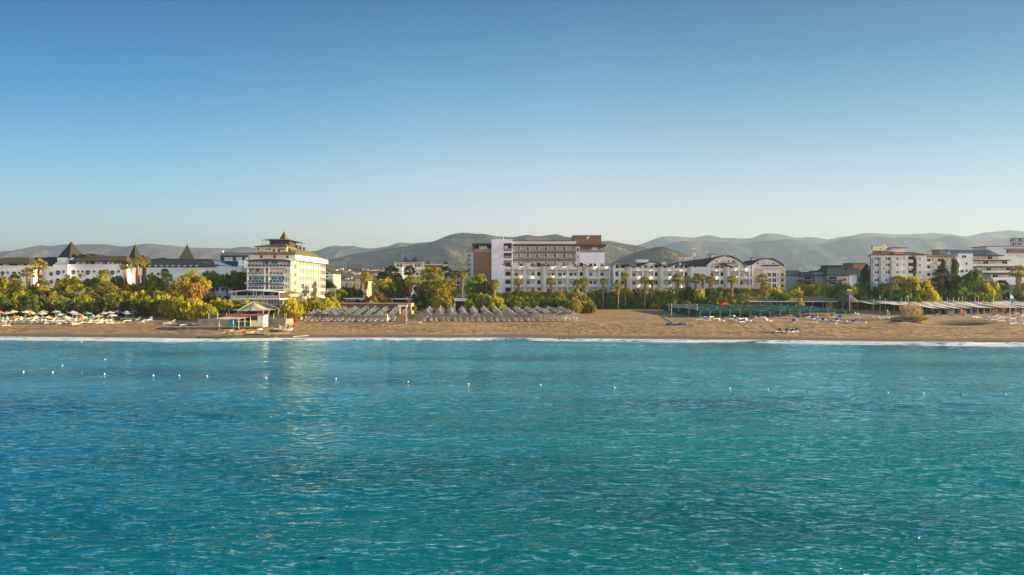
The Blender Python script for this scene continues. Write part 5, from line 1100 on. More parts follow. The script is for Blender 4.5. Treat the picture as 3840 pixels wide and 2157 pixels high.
def bed_meshes(cm, fm, back=55, L=1.95, w=.66, thick=.09, leg=True):
    # lies along -y (feet towards the sea), head at +y
    s = MB(); s.box(-w/2, w/2, -L*.62, 0, .32, .32+thick)
    b = MB(); a = R(back); l = L*.40; dy, dz = math.cos(a)*l, math.sin(a)*l
    b.add([(-w/2, 0, .34), (w/2, 0, .34), (w/2, dy, .34+dz), (-w/2, dy, .34+dz), (-w/2, -.09*math.sin(a), .34+thick), (w/2, -.09*math.sin(a), .34+thick), (w/2, dy-.09*math.sin(a), .34+dz+.06), (-w/2, dy-.09*math.sin(a), .34+dz+.06)],
          [(3, 2, 1, 0), (4, 5, 6, 7), (0, 1, 5, 4), (1, 2, 6, 5), (2, 3, 7, 6), (3, 0, 4, 7)])
    f = MB(); f.box(-w/2-.04, -w/2, -L*.64, L*.34, .25, .32); f.box(w/2, w/2+.04, -L*.64, L*.34, .25, .32); f.box(-w/2, w/2, -L*.64, -L*.61, .25, .32)
    for sx in (-w/2, w/2):
        for y in (-L*.55, L*.25): f.box(sx-.04, sx+.04, y-.04, y+.04, 0, .27)
    return s.mesh("seat", [cm]), b.mesh("backrest", [cm]), f.mesh("frame", [fm])
def put(name, meshes, names, x, y, rz, cat, group, desc=None, px=None, label=None, dz=0, sc=1):
    t = thing(name, (x, y, G(x, y)+dz), label, cat, group, rz)
    if sc != 1: t.scale = (sc, sc, sc)
    if desc: later(t, desc, px if px is not None else x)
    for n, m in zip(names, meshes): inst(n, m, t)
    return t
PAR = sq_parasol(GREYC); BED = bed_meshes(MATT, FRAMEW, 58)
ORDN = ["first", "second", "third", "fourth", "fifth", "sixth", "seventh", "eighth", "ninth", "tenth", "eleventh", "twelfth", "thirteenth"]
rows_y = [190.5, 194.7, 198.9, 203.1, 207.3, 211.5, 215.7]
rb = random.Random(21)
for side, cols in (("left", [1160, 1203, 1247, 1290, 1334, 1378, 1422, 1468, 1512]), ("right", [1605, 1650, 1696, 1741, 1786, 1832, 1878, 1924, 1969, 2014, 2060, 2106, 2150])):
    for ci, p in enumerate(cols):
        for ri, y in enumerate(rows_y):
            x = X(p, 190.5)-(y-190.5)*.10+rb.uniform(-.08, .08); yy = y+rb.uniform(-.15, .15)
            if side == "left" and ci == 8 and ri > 4: continue
            put("parasol", PAR, ("canopy", "pole", "finial"), x, yy, R(4)+rb.uniform(-.07, .07), "parasol", "square grey parasols either side of the boardwalk",
                label="grey parasol %s of the boardwalk, %s row from the sea, %s from left" % (side, ORDN[ri], ORDN[ci]), sc=rb.uniform(.94, 1.05)).rotation_euler = (rb.uniform(-.06, .06), rb.uniform(-.06, .06), R(4)+rb.uniform(-.22, .22))
            if ri < 2:
                for k, sx in enumerate((-.95, .95)):
                    put("sunbed", BED, ("seat", "backrest", "frame"), x+sx, yy-.6+rb.uniform(-.1, .1), rb.uniform(-.08, .08), "sunbed", "grey cushioned sunbeds under the square parasols",
                        label="%s sunbed of the pair %s from left, %s row, %s of boardwalk" % (("left", "right")[k], ORDN[ci], ORDN[ri], side))
# ---- left beach: coloured parasols and white loungers
def oct_parasol(cols_, r=1.35, h=2.25, tiltc=0):
    c = MB(); n = 8
    for i in range(n):
        a0, a1 = 2*math.pi*i/n, 2*math.pi*(i+1)/n; z = h-.55
        p0, p1 = (r*math.cos(a0), r*math.sin(a0), z), (r*math.cos(a1), r*math.sin(a1), z)
        c.poly([p0, p1, (0, 0, h)], m=(i//2) % len(cols_)); c.poly([(p0[0], p0[1], z-.12), (p1[0], p1[1], z-.12), p1, p0], m=(i//2) % len(cols_))
    p = MB(); p.cyl((0, 0, -.3), (0, 0, h+.12), .03, n=6)
    return c.mesh("canopy", cols_), p.mesh("pole", [METALW])
CL = {'beige': mat("beige cloth", (.66, .54, .34), .85, .08, 1), 'orange': mat("orange cloth", (.60, .16, .05), .85, .08, 1), 'grey': mat("blue grey cloth", (.38, .42, .46), .85, .08, 1), 'teal': mat("teal cloth", (.05, .20, .19), .85, .1, 1), 'green': mat("pale green cloth", (.22, .30, .16), .85, .1, 1), 'red': mat("red cloth", (.50, .07, .06), .85, .1, 1), 'blue': mat("pale blue cloth", (.30, .45, .55), .85, .1, 1), 'purple': mat("purple towel cloth", (.28, .05, .28), .9, .1, 1), 'royal': mat("royal blue cloth", (.015, .06, .30), .75, .15, 1, rnd=.15), 'mint': mat("mint plastic", (.22, .45, .42), .5, .06, 1), 'white': mat("white plastic", (.74, .76, .74), .45, .04, 1), 'cream': mat("cream plastic", (.72, .66, .46), .5, .06, 1), 'taupe': mat("taupe cloth", (.42, .37, .32), .85, .1, 1, rnd=.2)}
OP = {}
for (p, q, ks, t_) in ((0,1172,('beige','orange'),0),(28,1168,('taupe','grey'),0),(51,1174,('beige','beige'),0),(54,1184,('orange','orange'),0),(93,1171,('grey','beige'),0),(108,1174,('grey','green'),0),(116,1178,('orange','beige'),0),(133,1185,('beige','taupe'),0),(158,1169,('grey','grey'),0),(163,1174,('beige','green'),0),(180,1185,('beige','orange'),0),(210,1171,('grey','grey'),0),(227,1179,('grey','teal'),0),(247,1186,('beige','taupe'),0),(272,1175,('taupe','grey'),0),(286,1178,('beige','green'),0),(308,1183,('orange','beige'),0),
                       (327,1169,('teal','green'),0),(345,1182,('teal','grey'),0),(370,1182,('beige','orange'),0),(392,1169,('grey','blue'),0),(412,1176,('taupe','grey'),0),(421,1181,('beige','beige'),0),(440,1171,('blue','teal'),0),(472,1166,('grey','grey'),0),(478,1177,('blue','blue'),0),(500,1170,('red','teal'),0)):
    Yp = 199-(q-1166)*.35
    for _ in range(4): g = G(X(p, Yp), Yp); Yp = min(204, max(186, (H-g-2.25)*F/(q-CY)))
    if ks not in OP: OP[ks] = oct_parasol([CL[ks[0]], CL[ks[1]]])
    t = put("beach_umbrella", OP[ks], ("canopy", "pole"), X(p, Yp), Yp, rb.uniform(0, .8)+R(22), "beach umbrella", "coloured umbrellas on the left beach", desc="%s beach umbrella before the hedge" % (ks[0] if ks[0] == ks[1] else ks[0]+" and "+ks[1]), px=p)
    t.rotation_euler = (rb.uniform(-.1, .1), rb.uniform(-.12, .12), t.rotation_euler.z)
LB = {k: bed_meshes(CL[k], CL[k if k in ('white', 'mint', 'cream') else 'white'], 45, thick=.05) for k in ('white', 'mint', 'cream', 'purple', 'royal')}
LBf = {k: bed_meshes(CL[k], CL[k if k in ('white', 'mint', 'cream') else 'white'], 8, thick=.05) for k in ('white', 'mint', 'cream', 'taupe')}
rb = random.Random(33)
lst = []
for p in list(range(4, 455, 15)):
    for j in range(3):
        if rb.random() < (.86 if j else .6): lst.append((p+rb.uniform(-6, 6), (1196, 1203, 1211)[j]+rb.uniform(-2, 2)))
lst += [(470,1196),(482,1203),(500,1196),(520,1199),(548,1203),(561,1200),(568,1196),(535,1209),(12,1217),(30,1222),(20,1212),(280,1217),(290,1215)]
def bed_at(p, q, rz, meshes, cat, group, desc, name="sunbed"):
    Yb = ysolve(p, q, .2)
    return put(name, meshes, ("seat", "backrest", "frame"), X(p, Yb), Yb, rz, cat, group, desc=desc, px=p)
for p, q in lst:
    k = rb.choices(('white', 'mint', 'cream'), (5, 2, 3))[0]
    if abs(p-275) < 5 and q < 1205: k = 'purple'
    bed_at(p, q, R(-80+rb.uniform(-35, 35)) if rb.random() < .75 else rb.uniform(-.6, .6), (LB if rb.random() < .65 or k == 'purple' else LBf)[k], "sunbed", "plastic sunbeds on the left beach", k+" plastic sunbed on shaded left beach")
for p, q in ((632, 1213), (648, 1209), (694, 1219), (716, 1213), (738, 1217), (745, 1214)): bed_at(p, q, R(-75+rb.uniform(-15, 15)), LBf['white'] if p not in (648, 738) else LB['white'], "sunbed", "white sunbeds by the kiosk", "white sunbed before the golden shrubs left of kiosk")
# ---- blue sunbeds around the green net pergola
lst = [(2586,1173),(2598,1173),(2612,1177),(2622,1176),(2630,1188),(2625,1200),(2640,1178),(2646,1188),(2650,1200),(2668,1190),(2655,1186),(2690,1196),(2700,1204),(2712,1196),(2724,1190),(2738,1184),(2745,1196),(2700,1184),(2682,1184),(2755,1192),(2758,1198),(2763,1203),(2772,1206),(2779,1196),(2783,1207),(2802,1204),(2800,1203),(2818,1196),(2826,1186),(2836,1192),(2845,1206),(2850,1182),(2862,1190),(2878,1204),(2886,1202),(2896,1182),(2906,1188),(2940,1190),(2962,1186),(2970,1190),(2976,1207),(2989,1203),(2990,1195),(3010,1193),(3030,1188),(3046,1196),(3052,1187),(3066,1197),(3080,1197),(3086,1203),(3040,1209),(3060,1210),(3100,1175),(3108,1180),(3120,1187),(3128,1191),(3136,1203),(3150,1192),(3165,1192),(3160,1204),(3110,1211),(3120,1211),(3194,1175),(3206,1177),(3246,1180),(3280,1190),(3286,1194),(3318,1192),(3200,1209),(3230,1209),(3204,1206)]
for p, q in lst:
    k = rb.choices(('royal', 'white'), (3, 2))[0]
    bed_at(p, q, R(rb.choice((-80, 10, 60, -30))+rb.uniform(-25, 25)), (LB if k == 'royal' or rb.random() < .5 else LBf)[k], "sunbed", "blue and white sunbeds by the green pergola", ("royal blue" if k == 'royal' else "white")+" sunbed near the green net pergola")
for p, q in ((2920, 1243), (2947, 1243), (2967, 1245), (2983, 1243)): bed_at(p, q, R(-70), LB['royal'], "sunbed", "four blue sunbeds near the water", "blue sunbed standing alone near the water")
for p, q, w in ((2522, 1206, 3.0), (2560, 1201, 1.6)):
    t = thing("folded_mat", (X(p, 178), 178, G(X(p, 178), 178)), None, "mat"); later(t, "royal blue mat left of the blue sunbeds", p); b = MB(); b.box(-w*.5, w*.5, -.5, .5, 0, .3); b.box(-w*.5, -w*.1, -.45, .45, .3, .55); me = b.mesh("cushion", [CL['royal']]); inst("cushion", me, t, rz=.1)
# ---- taupe sunbeds of the right beach club
rb = random.Random(44); cnt = 0
for p in list(range(3460, 3860, 21)):
    for q in (1172, 1178, 1184, 1191, 1198, 1205, 1213, 1221):
        lim0 = 3700+(q-1200)*6 if q > 1186 else 3440
        if p < lim0 or rb.random() < .18: continue
        bed_at(p+rb.uniform(-7, 7), q+rb.uniform(-2, 2), R(-85+rb.uniform(-15, 15)), LBf['taupe'] if rb.random() < .6 else LBf['white'], "sunbed", "low sunbeds on the right beach", "low pale sunbed on the right beach"); cnt += 1
# ---- windbreak, gate, boardwalk
THATCH = mat("brown reed matting", (.17, .10, .07), .9, .25, 3, bump=.5, bscale=20); WOOD = mat("weathered wood", (.36, .24, .13), .8, .2, 2); PLANK = mat("boardwalk planks", (.40, .31, .20), .85, .2, 1.2)
Yw = 222; w = thing("windbreak", (X(1400, Yw), Yw, G(X(1400, Yw), Yw)-.3), "long brown reed windbreak with pale coping behind the left grey parasols", "windbreak")
bpart("panel", THATCH, w, X(1256, Yw), X(1546, Yw), Yw, Yw+.25, 2.6, Z(1138.5, Yw)); bpart("coping", CREAM, w, X(1254, Yw), X(1551, Yw), Yw-.12, Yw+.4, Z(1138.4, Yw), Z(1136, Yw))
b = MB(); b.box(X(1546, Yw), X(1552, Yw), Yw-6, Yw+.25, 2.4, Z(1137, Yw)); b.build("side_panel", OCHRE, w)
for p in (1274, 1311, 1344, 1375, 1403, 1440, 1478): bpart("post", DBROWN, w, X(p, Yw)-.05, X(p, Yw)+.05, Yw-.06, Yw-.003, 2.6, Z(1139, Yw))
Yg = 184; g0 = G(X(1507, Yg), Yg); t = thing("shower_gate", (X(1507, Yg), Yg, g0), "tall wooden gate frame with pale lintel and brown panel, beside the boardwalk", "gate")
bpart("lintel", OFFW, t, X(1491, Yg), X(1528, Yg), Yg, Yg+1.0, Z(1150, Yg), Z(1143.5, Yg)); bpart("post", GOLD, t, X(1497, Yg), X(1503.5, Yg), Yg+.1, Yg+.5, g0-.3, Z(1150, Yg)); bpart("post", OCHRE, t, X(1519.5, Yg), X(1524.5, Yg), Yg+.1, Yg+.5, g0-.3, Z(1150, Yg)); bpart("panel", mat("brown board", (.30, .17, .09), .8, .1, 1), t, X(1497, Yg), X(1514, Yg), Yg-.1, Yg+.05, g0-.2, Z(1178, Yg))
t = thing("folded_umbrella", (X(1452, 185), 185, G(X(1452, 185), 185)), "white closed umbrella standing before the left grey parasols", "umbrella"); b = MB(); b.cyl((0, 0, -.3), (0, 0, 2.6), .06, n=6); inst("pole", b.mesh("pole", [METALW]), t); b = MB(); b.cyl((0.12, 0, .9), (0.05, 0, 2.5), .30, .05, n=8); inst("canopy", b.mesh("canopy", [CL['white']]), t)
t = thing("boardwalk", (X(1553, 190), 200, 2.3), "plank boardwalk with steps between the two fields of grey parasols", "boardwalk"); b = MB(); y = 187.4
while y < 222:
    x = X(1553, 188)-(y-188)*.03; z = G(x, y); w_ = 1.95; b.box(x-w_, x+w_, y, y+.62, z-.1, z+.22); y += .75
b.build("deck", PLANK, t); b = MB(); z = G(X(1553, 186), 186); b.box(X(1531, 186), X(1575, 186), 185.2, 187.3, z-.1, z+.34); b.build("landing", PLANK, t)
t = thing("closed_parasol", (X(1629, 212), 212, G(X(1629, 212), 212)), "closed dark red parasol among the right grey parasols", "parasol"); b = MB(); b.cyl((0, 0, 0), (0, 0, 2.5), .05, n=6); inst("pole", b.mesh("pole", [POLE]), t); b = MB(); b.cyl((0, 0, .9), (0, 0, 2.5), .55, .08, n=8); inst("canopy", b.mesh("canopy", [CL['red']]), t)
def flag(px, q0, q1, Yf, cm, label, hgt=None, nm="feather_flag", c2=None):
    x = X(px, Yf); g = G(x, Yf); z0, z1 = Z(q1, Yf), Z(q0, Yf); t = thing(nm, (x, Yf, g), label, "flag"); b = MB(); b.cyl((x, Yf, g-.3), (x, Yf, z1), .04, n=6); b.build("pole", METALW, t)
    b = MB(); n = 8; w_ = (z1-z0)*.28
    L = [(x+.04, Yf, z1)]; Rr = [(x+.10, Yf, z1+.02)]
    for i in range(1, n+1):
        u_ = i/n; L.append((x+.05+w_*.25*u_, Yf+.05*math.sin(4*u_), z1+(z0-z1)*u_)); Rr.append((x+.1+w_*(.3+.9*math.sin(u_*2.6)), Yf+.12*math.sin(5*u_), z1+(z0-z1)*u_*.97))
    for i in range(n): b.poly([L[i], L[i+1], Rr[i+1], Rr[i]], m=1 if (c2 and i in (2, 3)) else 0)
    b.build("banner", [cm, c2 or cm], t); return t
flag(3604, 1158, 1186, 196, mat("bright red banner", (.80, .03, .03), .7, .05, 1), "bright red feather flag on the right beach")
flag(3788, 1099, 1139, 205, mat("bright blue banner", (.02, .30, .58), .7, .08, 1), "bright blue and white feather flag above the right pale canopies", c2=CL['white'])
flag(3327, 1161, 1175, 198, mat("green pennant", (.05, .55, .12), .7, .08, 1), "small bright green flag at the right end of net pergola")
t = thing("parasol", (X(1531, 233), 233, G(X(1531, 233), 233)), "pinkish red closed parasol above the right end of windbreak", "parasol"); b = MB(); b.cyl((0, 0, 0), (0, 0, 4), .05, n=6); inst("pole", b.mesh("pole", [POLE]), t); b = MB(); b.cyl((0, 0, 3.1), (0, 0, 4.1), .42, .15, n=8); inst("canopy", b.mesh("canopy", [mat("pink red cloth", (.70, .06, .10), .8, .05, 1)]), t)
for p, q, s, lab, cm in ((1315, 1126, 4.2, "terracotta pyramid parasol just behind the windbreak", TERRA), (2717, 1132, 2.8, "bright red parasol behind the green net pergola", mat("scarlet cloth", (.80, .05, .03), .8, .05, 1))):
    Yp = 236; t = thing("parasol", (X(p, Yp), Yp, G(X(p, Yp), Yp)), lab, "parasol"); h = Z(q, Yp)-G(X(p, Yp), Yp); b = MB(); b.pyr(0, 0, h-1.0, h, s*.72, 45, e=.15); inst("canopy", b.mesh("canopy", [cm]), t); b = MB(); b.cyl((0, 0, 0), (0, 0, h-.05), .06, n=6); inst("pole", b.mesh("pole", [POLE]), t)
# lamps
for p, q0, Yl, lab in ((1256, 1090, 226, "white post with slanting stay at the left end of windbreak"), (1197, 1089, 225, "slim lamp with flat head above golden shrubs by tower hotel"), (1397, 1074, 262, "tall pole with twin crossbars behind the orange shrub"), (3300, 1116, 214, "small white lamp standing among the pale canopies"), (3404, 1112, 230, "white lamp head above the middle of the pale canopies")):
    x = X(p, Yl); g = G(x, Yl); t = thing("street_lamp", (x, Yl, g), lab, "lamp post"); b = MB(); b.cyl((x, Yl, g-.2), (x, Yl, Z(q0, Yl)), .05, .04, n=6)
    if p == 1256: b.cyl((x, Yl, Z(1120, Yl)), (x+1.2, Yl, Z(1138, Yl)), .05, n=5)
    b.build("post", METALW if p == 1256 else METALG, t); b = MB(); b.box(x-.35, x+.35, Yl-.12, Yl+.15, Z(q0, Yl)-.05, Z(q0, Yl)+.12)
    if p == 1397: b.box(x-1.1, x+.6, Yl-.15, Yl+.15, Z(q0, Yl)+.5, Z(q0, Yl)+.62)
    b.build("lamp_head", METALW, t)
# volleyball net and slatted path
Yv = 203; t = thing("volleyball_net", (X(2566, Yv), Yv, G(X(2566, Yv), Yv)), "volleyball net between two white posts left of green pergola", "volleyball net")
for p in (2518, 2614): b = MB(); b.cyl((X(p, Yv), Yv, 2.3), (X(p, Yv), Yv, Z(1139, Yv)), .06, n=6); b.build("post", CREAM, t)
b = MB(); x0, x1 = X(2518, Yv), X(2614, Yv); zt, zb = Z(1141, Yv), Z(1154, Yv)
for z in (zt, zb): b.box(x0, x1, Yv-.015, Yv+.015, z-.025, z+.025)
for k in range(1, 7): z = zb+(zt-zb)*k/7; b.box(x0, x1, Yv-.006, Yv+.006, z-.01, z+.01)
for k in range(1, 44): xx = x0+(x1-x0)*k/44; b.box(xx-.01, xx+.01, Yv-.006, Yv+.006, zb, zt)
b.build("net", CL['taupe'], t)
t = thing("path", (X(2500, 200), 196, 2.4), "pale slatted wooden path slanting down beside the volleyball court", "walkway"); b = MB()
for k in range(34):
    u_ = k/33; y = 207-u_*25; x = X(2487, 207)+(X(2530, 182)-X(2487, 207))*u_; z = G(x, y); b.box(x-.6, x+.6, y, y+.5, z-.05, z+.1)
b.build("slats", PLANK, t)
# ---- green net pergola
NET = mat("dark green shade net", (.002, .075, .048), .8, c2=(.006, .14, .09), scale=.5, transl=.25); NETL = mat("pale green edge tape", (.20, .50, .42), .8, .1, 1); POST = mat("greyish pergola post", (.30, .34, .30), .8, .1, 1)
t = thing("shade_pergola", (X(2900, 215), 215, G(X(2900, 215), 215)), "long pergola roofed with dark green shade nets over the blue sunbeds", "pergola")
rb = random.Random(8)
def q3(p, y, z): return (X(p, y), y, z)
P0 = [2625, 2700, 2775, 2850, 2925, 3000, 3075, 3150, 3225]
for c in range(8):
    for r_ in range(4):
        ya, ybk = 200+r_*9.3, 200+r_*9.3+9; xa, xb_ = X(P0[c], 200)+c*.0-r_*.9, X(P0[c+1], 200)-r_*.9
        if c > 5: ya += (c-5)*1.5
        n = 6; b = MB(); grid = []
        zz = lambda x, y: 4.75+(y-200)*.027-(max(0, x-92)*.03)
        for i in range(n+1):
            row = []
            for j in range(n+1):
                u_, v_ = i/n, j/n; x = xa+(xb_-xa)*u_; y = ya+(ybk-ya)*v_
                row.append((x, y, zz(x, y)-.42*16*u_*(1-u_)*v_*(1-v_)*(.6+.6*rb.random()*.3)))
            grid.append(row)
        for i in range(n):
            for j in range(n): b.add([grid[i][j], grid[i+1][j], grid[i+1][j+1], grid[i][j+1]], [(0, 1, 2, 3)], smooth=True)
        z0 = zz(xa, ya); dr = .55+.5*rb.random()
        b.poly([(xa, ya, z0-dr), (xb_, ya, zz(xb_, ya)-dr*.7), (xb_, ya, zz(xb_, ya)), (xa, ya, z0)])
        if c == 0: b.poly([(xa, ya, z0-1.9), (xa, ybk, z0-1.7), (xa, ybk, zz(xa, ybk)), (xa, ya, z0)])
        if rb.random() < .8: k = rb.random()*.5; b.box(xa+(xb_-xa)*k, xa+(xb_-xa)*(k+.28), ya+.5, ya+.7, z0+.02, z0+.08, 1)
        b.build("shade_net", [NET, NETL], t)
        for xx, yv in ((xa, ya), ((xa+xb_)/2, ya)):
            b = MB(); b.cyl((xx, yv, G(xx, yv)-.3), (xx, yv, zz(xx, yv)+(.5 if rb.random() < .4 else 0)), .05, n=5); b.build("post", POST, t)
# long low pavilion
Yv = 243; t = thing("pavilion", (X(2970, Yv), Yv+4, G(X(2970, Yv), Yv)), "long open beach pavilion with tan hipped roof behind green nets", "pavilion")
b = MB(); x0, x1 = X(2762, Yv), X(3176, Yv); ze, zr_ = Z(1130, Yv), Z(1112, Yv+5); xr0, xr1 = X(2835, Yv), X(3110, Yv)
vs = [(x0, Yv, ze), (x1, Yv, ze), (x1, Yv+10, ze), (x0, Yv+10, ze), (xr0, Yv+5, zr_), (xr1, Yv+5, zr_)]
TAN = mat("tan canvas roof", (.26, .21, .13), .85, .15, .3); TGR = mat("grey green canvas roof", (.10, .17, .16), .85, .15, .4)
b.add(vs, [(0, 1, 5, 4), (1, 2, 5), (2, 3, 4, 5)], 0); b.add(vs, [(3, 0, 4)], 1); b.add(vs, [(3, 2, 1, 0)], 0); b.build("roof", [TAN, TGR], t)
bpart("fascia", OFFW, t, X(2800, Yv), X(3176, Yv), Yv-.06, Yv-.01, ze-.25, ze+.06)
for p in list(range(2775, 3170, 39)): b = MB(); b.box(X(p, Yv)-.08, X(p, Yv)+.08, Yv+.2, Yv+.36, 3.3, ze-.02); b.build("post", METALG, t)
bpart("back_wall", DARK, t, X(2775, Yv), X(3170, Yv), Yv+8, Yv+8.3, 3.4, ze-.1)
# solar lamp, tank and thatched hut
Yv = 222; t = thing("thatched_hut", (X(3182, 236), 236, G(X(3182, 236), 236)), "grey thatched conical hut roof right of the tan pavilion", "hut"); z = Z(1133, 236); b = MB(); b.cyl((X(3182, 236), 236, z), (X(3182, 236), 236, Z(1103, 236)), 3.6, .3, n=14, smooth=True); b.build("roof", mat("grey thatch", (.11, .10, .10), .95, .25, 2, bump=.6, bscale=12), t)
for dx in (-2.6, 2.6): b = MB(); b.cyl((X(3182, 236)+dx, 235, 3.4), (X(3182, 236)+dx, 235, z), .12, n=6); b.build("post", WOOD, t)
t = thing("solar_water_heater", (X(3186, Yv), Yv, G(X(3186, Yv), Yv)), "yellow tank over three tilted solar panels on a single post", "solar heater"); x = X(3186, Yv)
b = MB(); b.cyl((x, Yv, 2.6), (x, Yv, Z(1103, Yv)), .1, n=6); b.build("post", METALG, t)
for k in range(3): b = MB(); xx = x-1.3+k*.95; b.poly([(xx, Yv-.5, Z(1104, Yv)), (xx+.85, Yv-.5, Z(1104, Yv)), (xx+.55, Yv+.4, Z(1095, Yv)), (xx-.3, Yv+.4, Z(1095, Yv))]); b.build("solar_panel", SOLAR, t)
b = MB(); b.cyl((x-.75, Yv+.2, Z(1090, Yv)), (x+.75, Yv+.2, Z(1090, Yv)), .36, n=10, smooth=False); b.cyl((x-.5, Yv+.2, Z(1087, Yv)), (x-.5, Yv+.2, Z(1084, Yv)), .1, n=6); b.build("tank", mat("yellow tank", (.65, .55, .18), .5, .05, 1), t)
# ---- pale canopy field on the right
CANV = [mat("pale canvas shade", (.86, .80, .70), .85, .06, .6, transl=.25), mat("warm canvas shade", (.86, .70, .50), .85, .06, .6, transl=.25), mat("grey canvas shade", (.74, .74, .72), .85, .08, .6)]
t = thing("shade_canopies", (X(3560, 220), 220, G(X(3560, 220), 220)), "wide field of pale overlapping canvas shade strips on tall thin posts", "sun shade")
rb = random.Random(15)
def cyf(p): return float(np.interp(p, [3215, 3330, 3450, 3600], [238, 222, 211, 206]))
def zc(y): return 5.45+(y-206)*.030
for r_ in range(7):
    y = 206+r_*7.6; p = 3222+rb.uniform(0, 10)
    yq = y+7.4
    while p < 3990:
        x = X(p, y); wd = 3.4
        if y >= cyf(p)-4:
            zq = zc(y)+rb.uniform(-.1, .1); m = rb.choice(CANV); b = MB(); n = 4; L0 = []
            for i in range(n+1): u_ = i/n; L0.append((x+wd*.93*u_, zq+.14*(1-u_)-.06-.08*4*u_*(1-u_)))
            for i in range(n): b.add([(L0[i][0], y, L0[i][1]), (L0[i+1][0], y, L0[i+1][1]), (L0[i+1][0]-.9, yq, L0[i+1][1]+.95), (L0[i][0]-.9, yq, L0[i][1]+.95)], [(0, 1, 2, 3)], smooth=True)
            b.build("shade_cloth", m, t)
        p += wd/y*F
for i in range(60):
    p = 3235+i*10.6+rb.uniform(-3, 3); y = rb.choice((222, 229, 237, 244, 250)); x = X(p, y); b = MB(); b.cyl((x, y, G(x, y)-.2), (x, y, zc(y)+rb.uniform(1.2, 3.0)), .06, n=5); b.build("post", POLE if i % 3 else METALG, t)
for i in range(22):
    p = 3330+i*24; y = cyf(p)+.1; x = X(p, y); b = MB(); b.cyl((x, y, G(x, y)-.2), (x, y, zc(y)), .06, n=5); b.build("post", METALG, t)
bpart("back_screen", mat("teal screen cloth", (.05, .22, .22), .8, .2, 1), t, X(3690, 252), X(3990, 252), 252, 252.1, 3.6, Z(1139, 252))
# clutter under the canopies
for i in range(26):
    p = 3440+i*16+rb.uniform(-5, 5); Yc_ = 212+rb.random()*8; x = X(p, Yc_); t2 = thing("storage_box", (x, Yc_, G(x, Yc_)), None, "box", "boxes and bar tables under the pale canopies"); later(t2, "dim box or table under the pale canopies", p)
    b = MB(); w_ = rb.uniform(.4, 1.1); h_ = rb.uniform(.5, 1.5); b.box(-w_, w_, -.4, .4, 0, h_); b.box(-w_-.08, w_+.08, -.48, .48, h_, h_+.08); inst("body", b.mesh("body", [rb.choice((BROWN, GREYW, CL['taupe'], CL['purple'], CL['teal'], CL['red'], DARK, OFFW))]), t2)
# concrete block by the channel
t = thing("concrete_block", (X(3385, 178), 178, G(X(3385, 178), 178)), "dark concrete culvert block at the foot of reed clump", "concrete block")
x = X(3368, 178); g = G(X(3385, 178), 178); b = MB(); b.box(x, x+.35, 176.6, 181, g-.8, 3.0); b.box(x+.35, x+4.2, 178.4, 181, g-.8, 2.7); b.box(x+.35, x+4.2, 177.2, 178.4, g-.8, g+.35); inst_o = b.build("body", mat("dark wet concrete", (.07, .055, .04), .9, .3, .8, bump=.4), t)
# ---- kiosk, tent, retaining wall
Yk = 172
def zk(q): return Z(q, Yk)
def xk(p): return X(p, Yk)
K = thing("kiosk", (xk(900), Yk+2, G(xk(900), Yk+2)), "stilted beach kiosk with white painted cabin, red roof and tan awning", "kiosk")
MUR = mat("painted kiosk board", (.78, .74, .60), .7, c2=(.70, .50, .26), scale=.9); MUR.node_tree.nodes["Color Ramp"].color_ramp.elements[0].position = .5; MUR.node_tree.nodes["Color Ramp"].color_ramp.elements[1].position = .62
RED = mat("faded red roof", (.52, .09, .08), .8, .15, 1)
bpart("wall", MUR, K, xk(938), xk(966), Yk, Yk+.1, zk(1227), zk(1202)); bpart("wall", MUR, K, xk(966), xk(989), Yk-.02, Yk+3, zk(1227), zk(1182)); bpart("wall", mat("maroon frame", (.10, .025, .03), .7, .1, 1), K, xk(938), xk(966), Yk+.03, Yk+3, zk(1202.5), zk(1184)); win(K, xk(940), xk(965), Yk+.02, zk(1201), zk(1186), f=DBROWN, g=GLASS, mull=2)
b = MB(); b.add([(xk(842), Yk-.1, zk(1185)), (xk(991), Yk-.2, zk(1182.5)), (xk(991), Yk+3.6, zk(1178.5)), (xk(842), Yk+3.6, zk(1181)), (xk(842), Yk-.1, zk(1187)), (xk(991), Yk-.2, zk(1184.5)), (xk(991), Yk+3.6, zk(1182)), (xk(842), Yk+3.6, zk(1184))], [(0, 1, 2, 3), (4, 7, 6, 5), (0, 4, 5, 1), (1, 5, 6, 2), (2, 6, 7, 3), (3, 7, 4, 0)]); b.build("roof", RED, K)
b = MB(); n = 10; pts = []
for i in range(n+1): u_ = i/n; pts.append(u_)
A0, A1, B0, B1 = (xk(811), Yk-2.2, zk(1194)), (xk(908), Yk-2.2, zk(1197)), (xk(848), Yk+.0, zk(1187.5)), (xk(938), Yk+.0, zk(1188.5))
for i in range(n):
    u0, u1 = i/n, (i+1)/n; s0, s1 = .1*math.sin(u0*9), .1*math.sin(u1*9)
    f = lambda a, c, u_, s: (a[0]+(c[0]-a[0])*u_, a[1]+(c[1]-a[1])*u_, a[2]+(c[2]-a[2])*u_+s*.5)
    b.add([f(A0, A1, u0, s0), f(A0, A1, u1, s1), f(B0, B1, u1, 0), f(B0, B1, u0, 0)], [(0, 1, 2, 3)], smooth=True)
b.build("awning", mat("tan awning canvas", (.62, .52, .37), .85, .08, .8), K)
bpart("deck", WOOD, K, xk(828), xk(990), Yk-1.4, Yk+3, zk(1226), zk(1223.5))
bpart("panel", mat("turquoise board", (.02, .30, .42), .6, .15, .8), K, xk(855), xk(881), Yk+.4, Yk+.5, zk(1222), zk(1202)); bpart("panel", mat("dark teal board", (.015, .10, .12), .6, .4, .8), K, xk(881), xk(937), Yk+.6, Yk+.7, zk(1223), zk(1204)); bpart("back_wall", DARK, K, xk(850), xk(938), Yk+2.6, Yk+2.8, zk(1223), zk(1188))
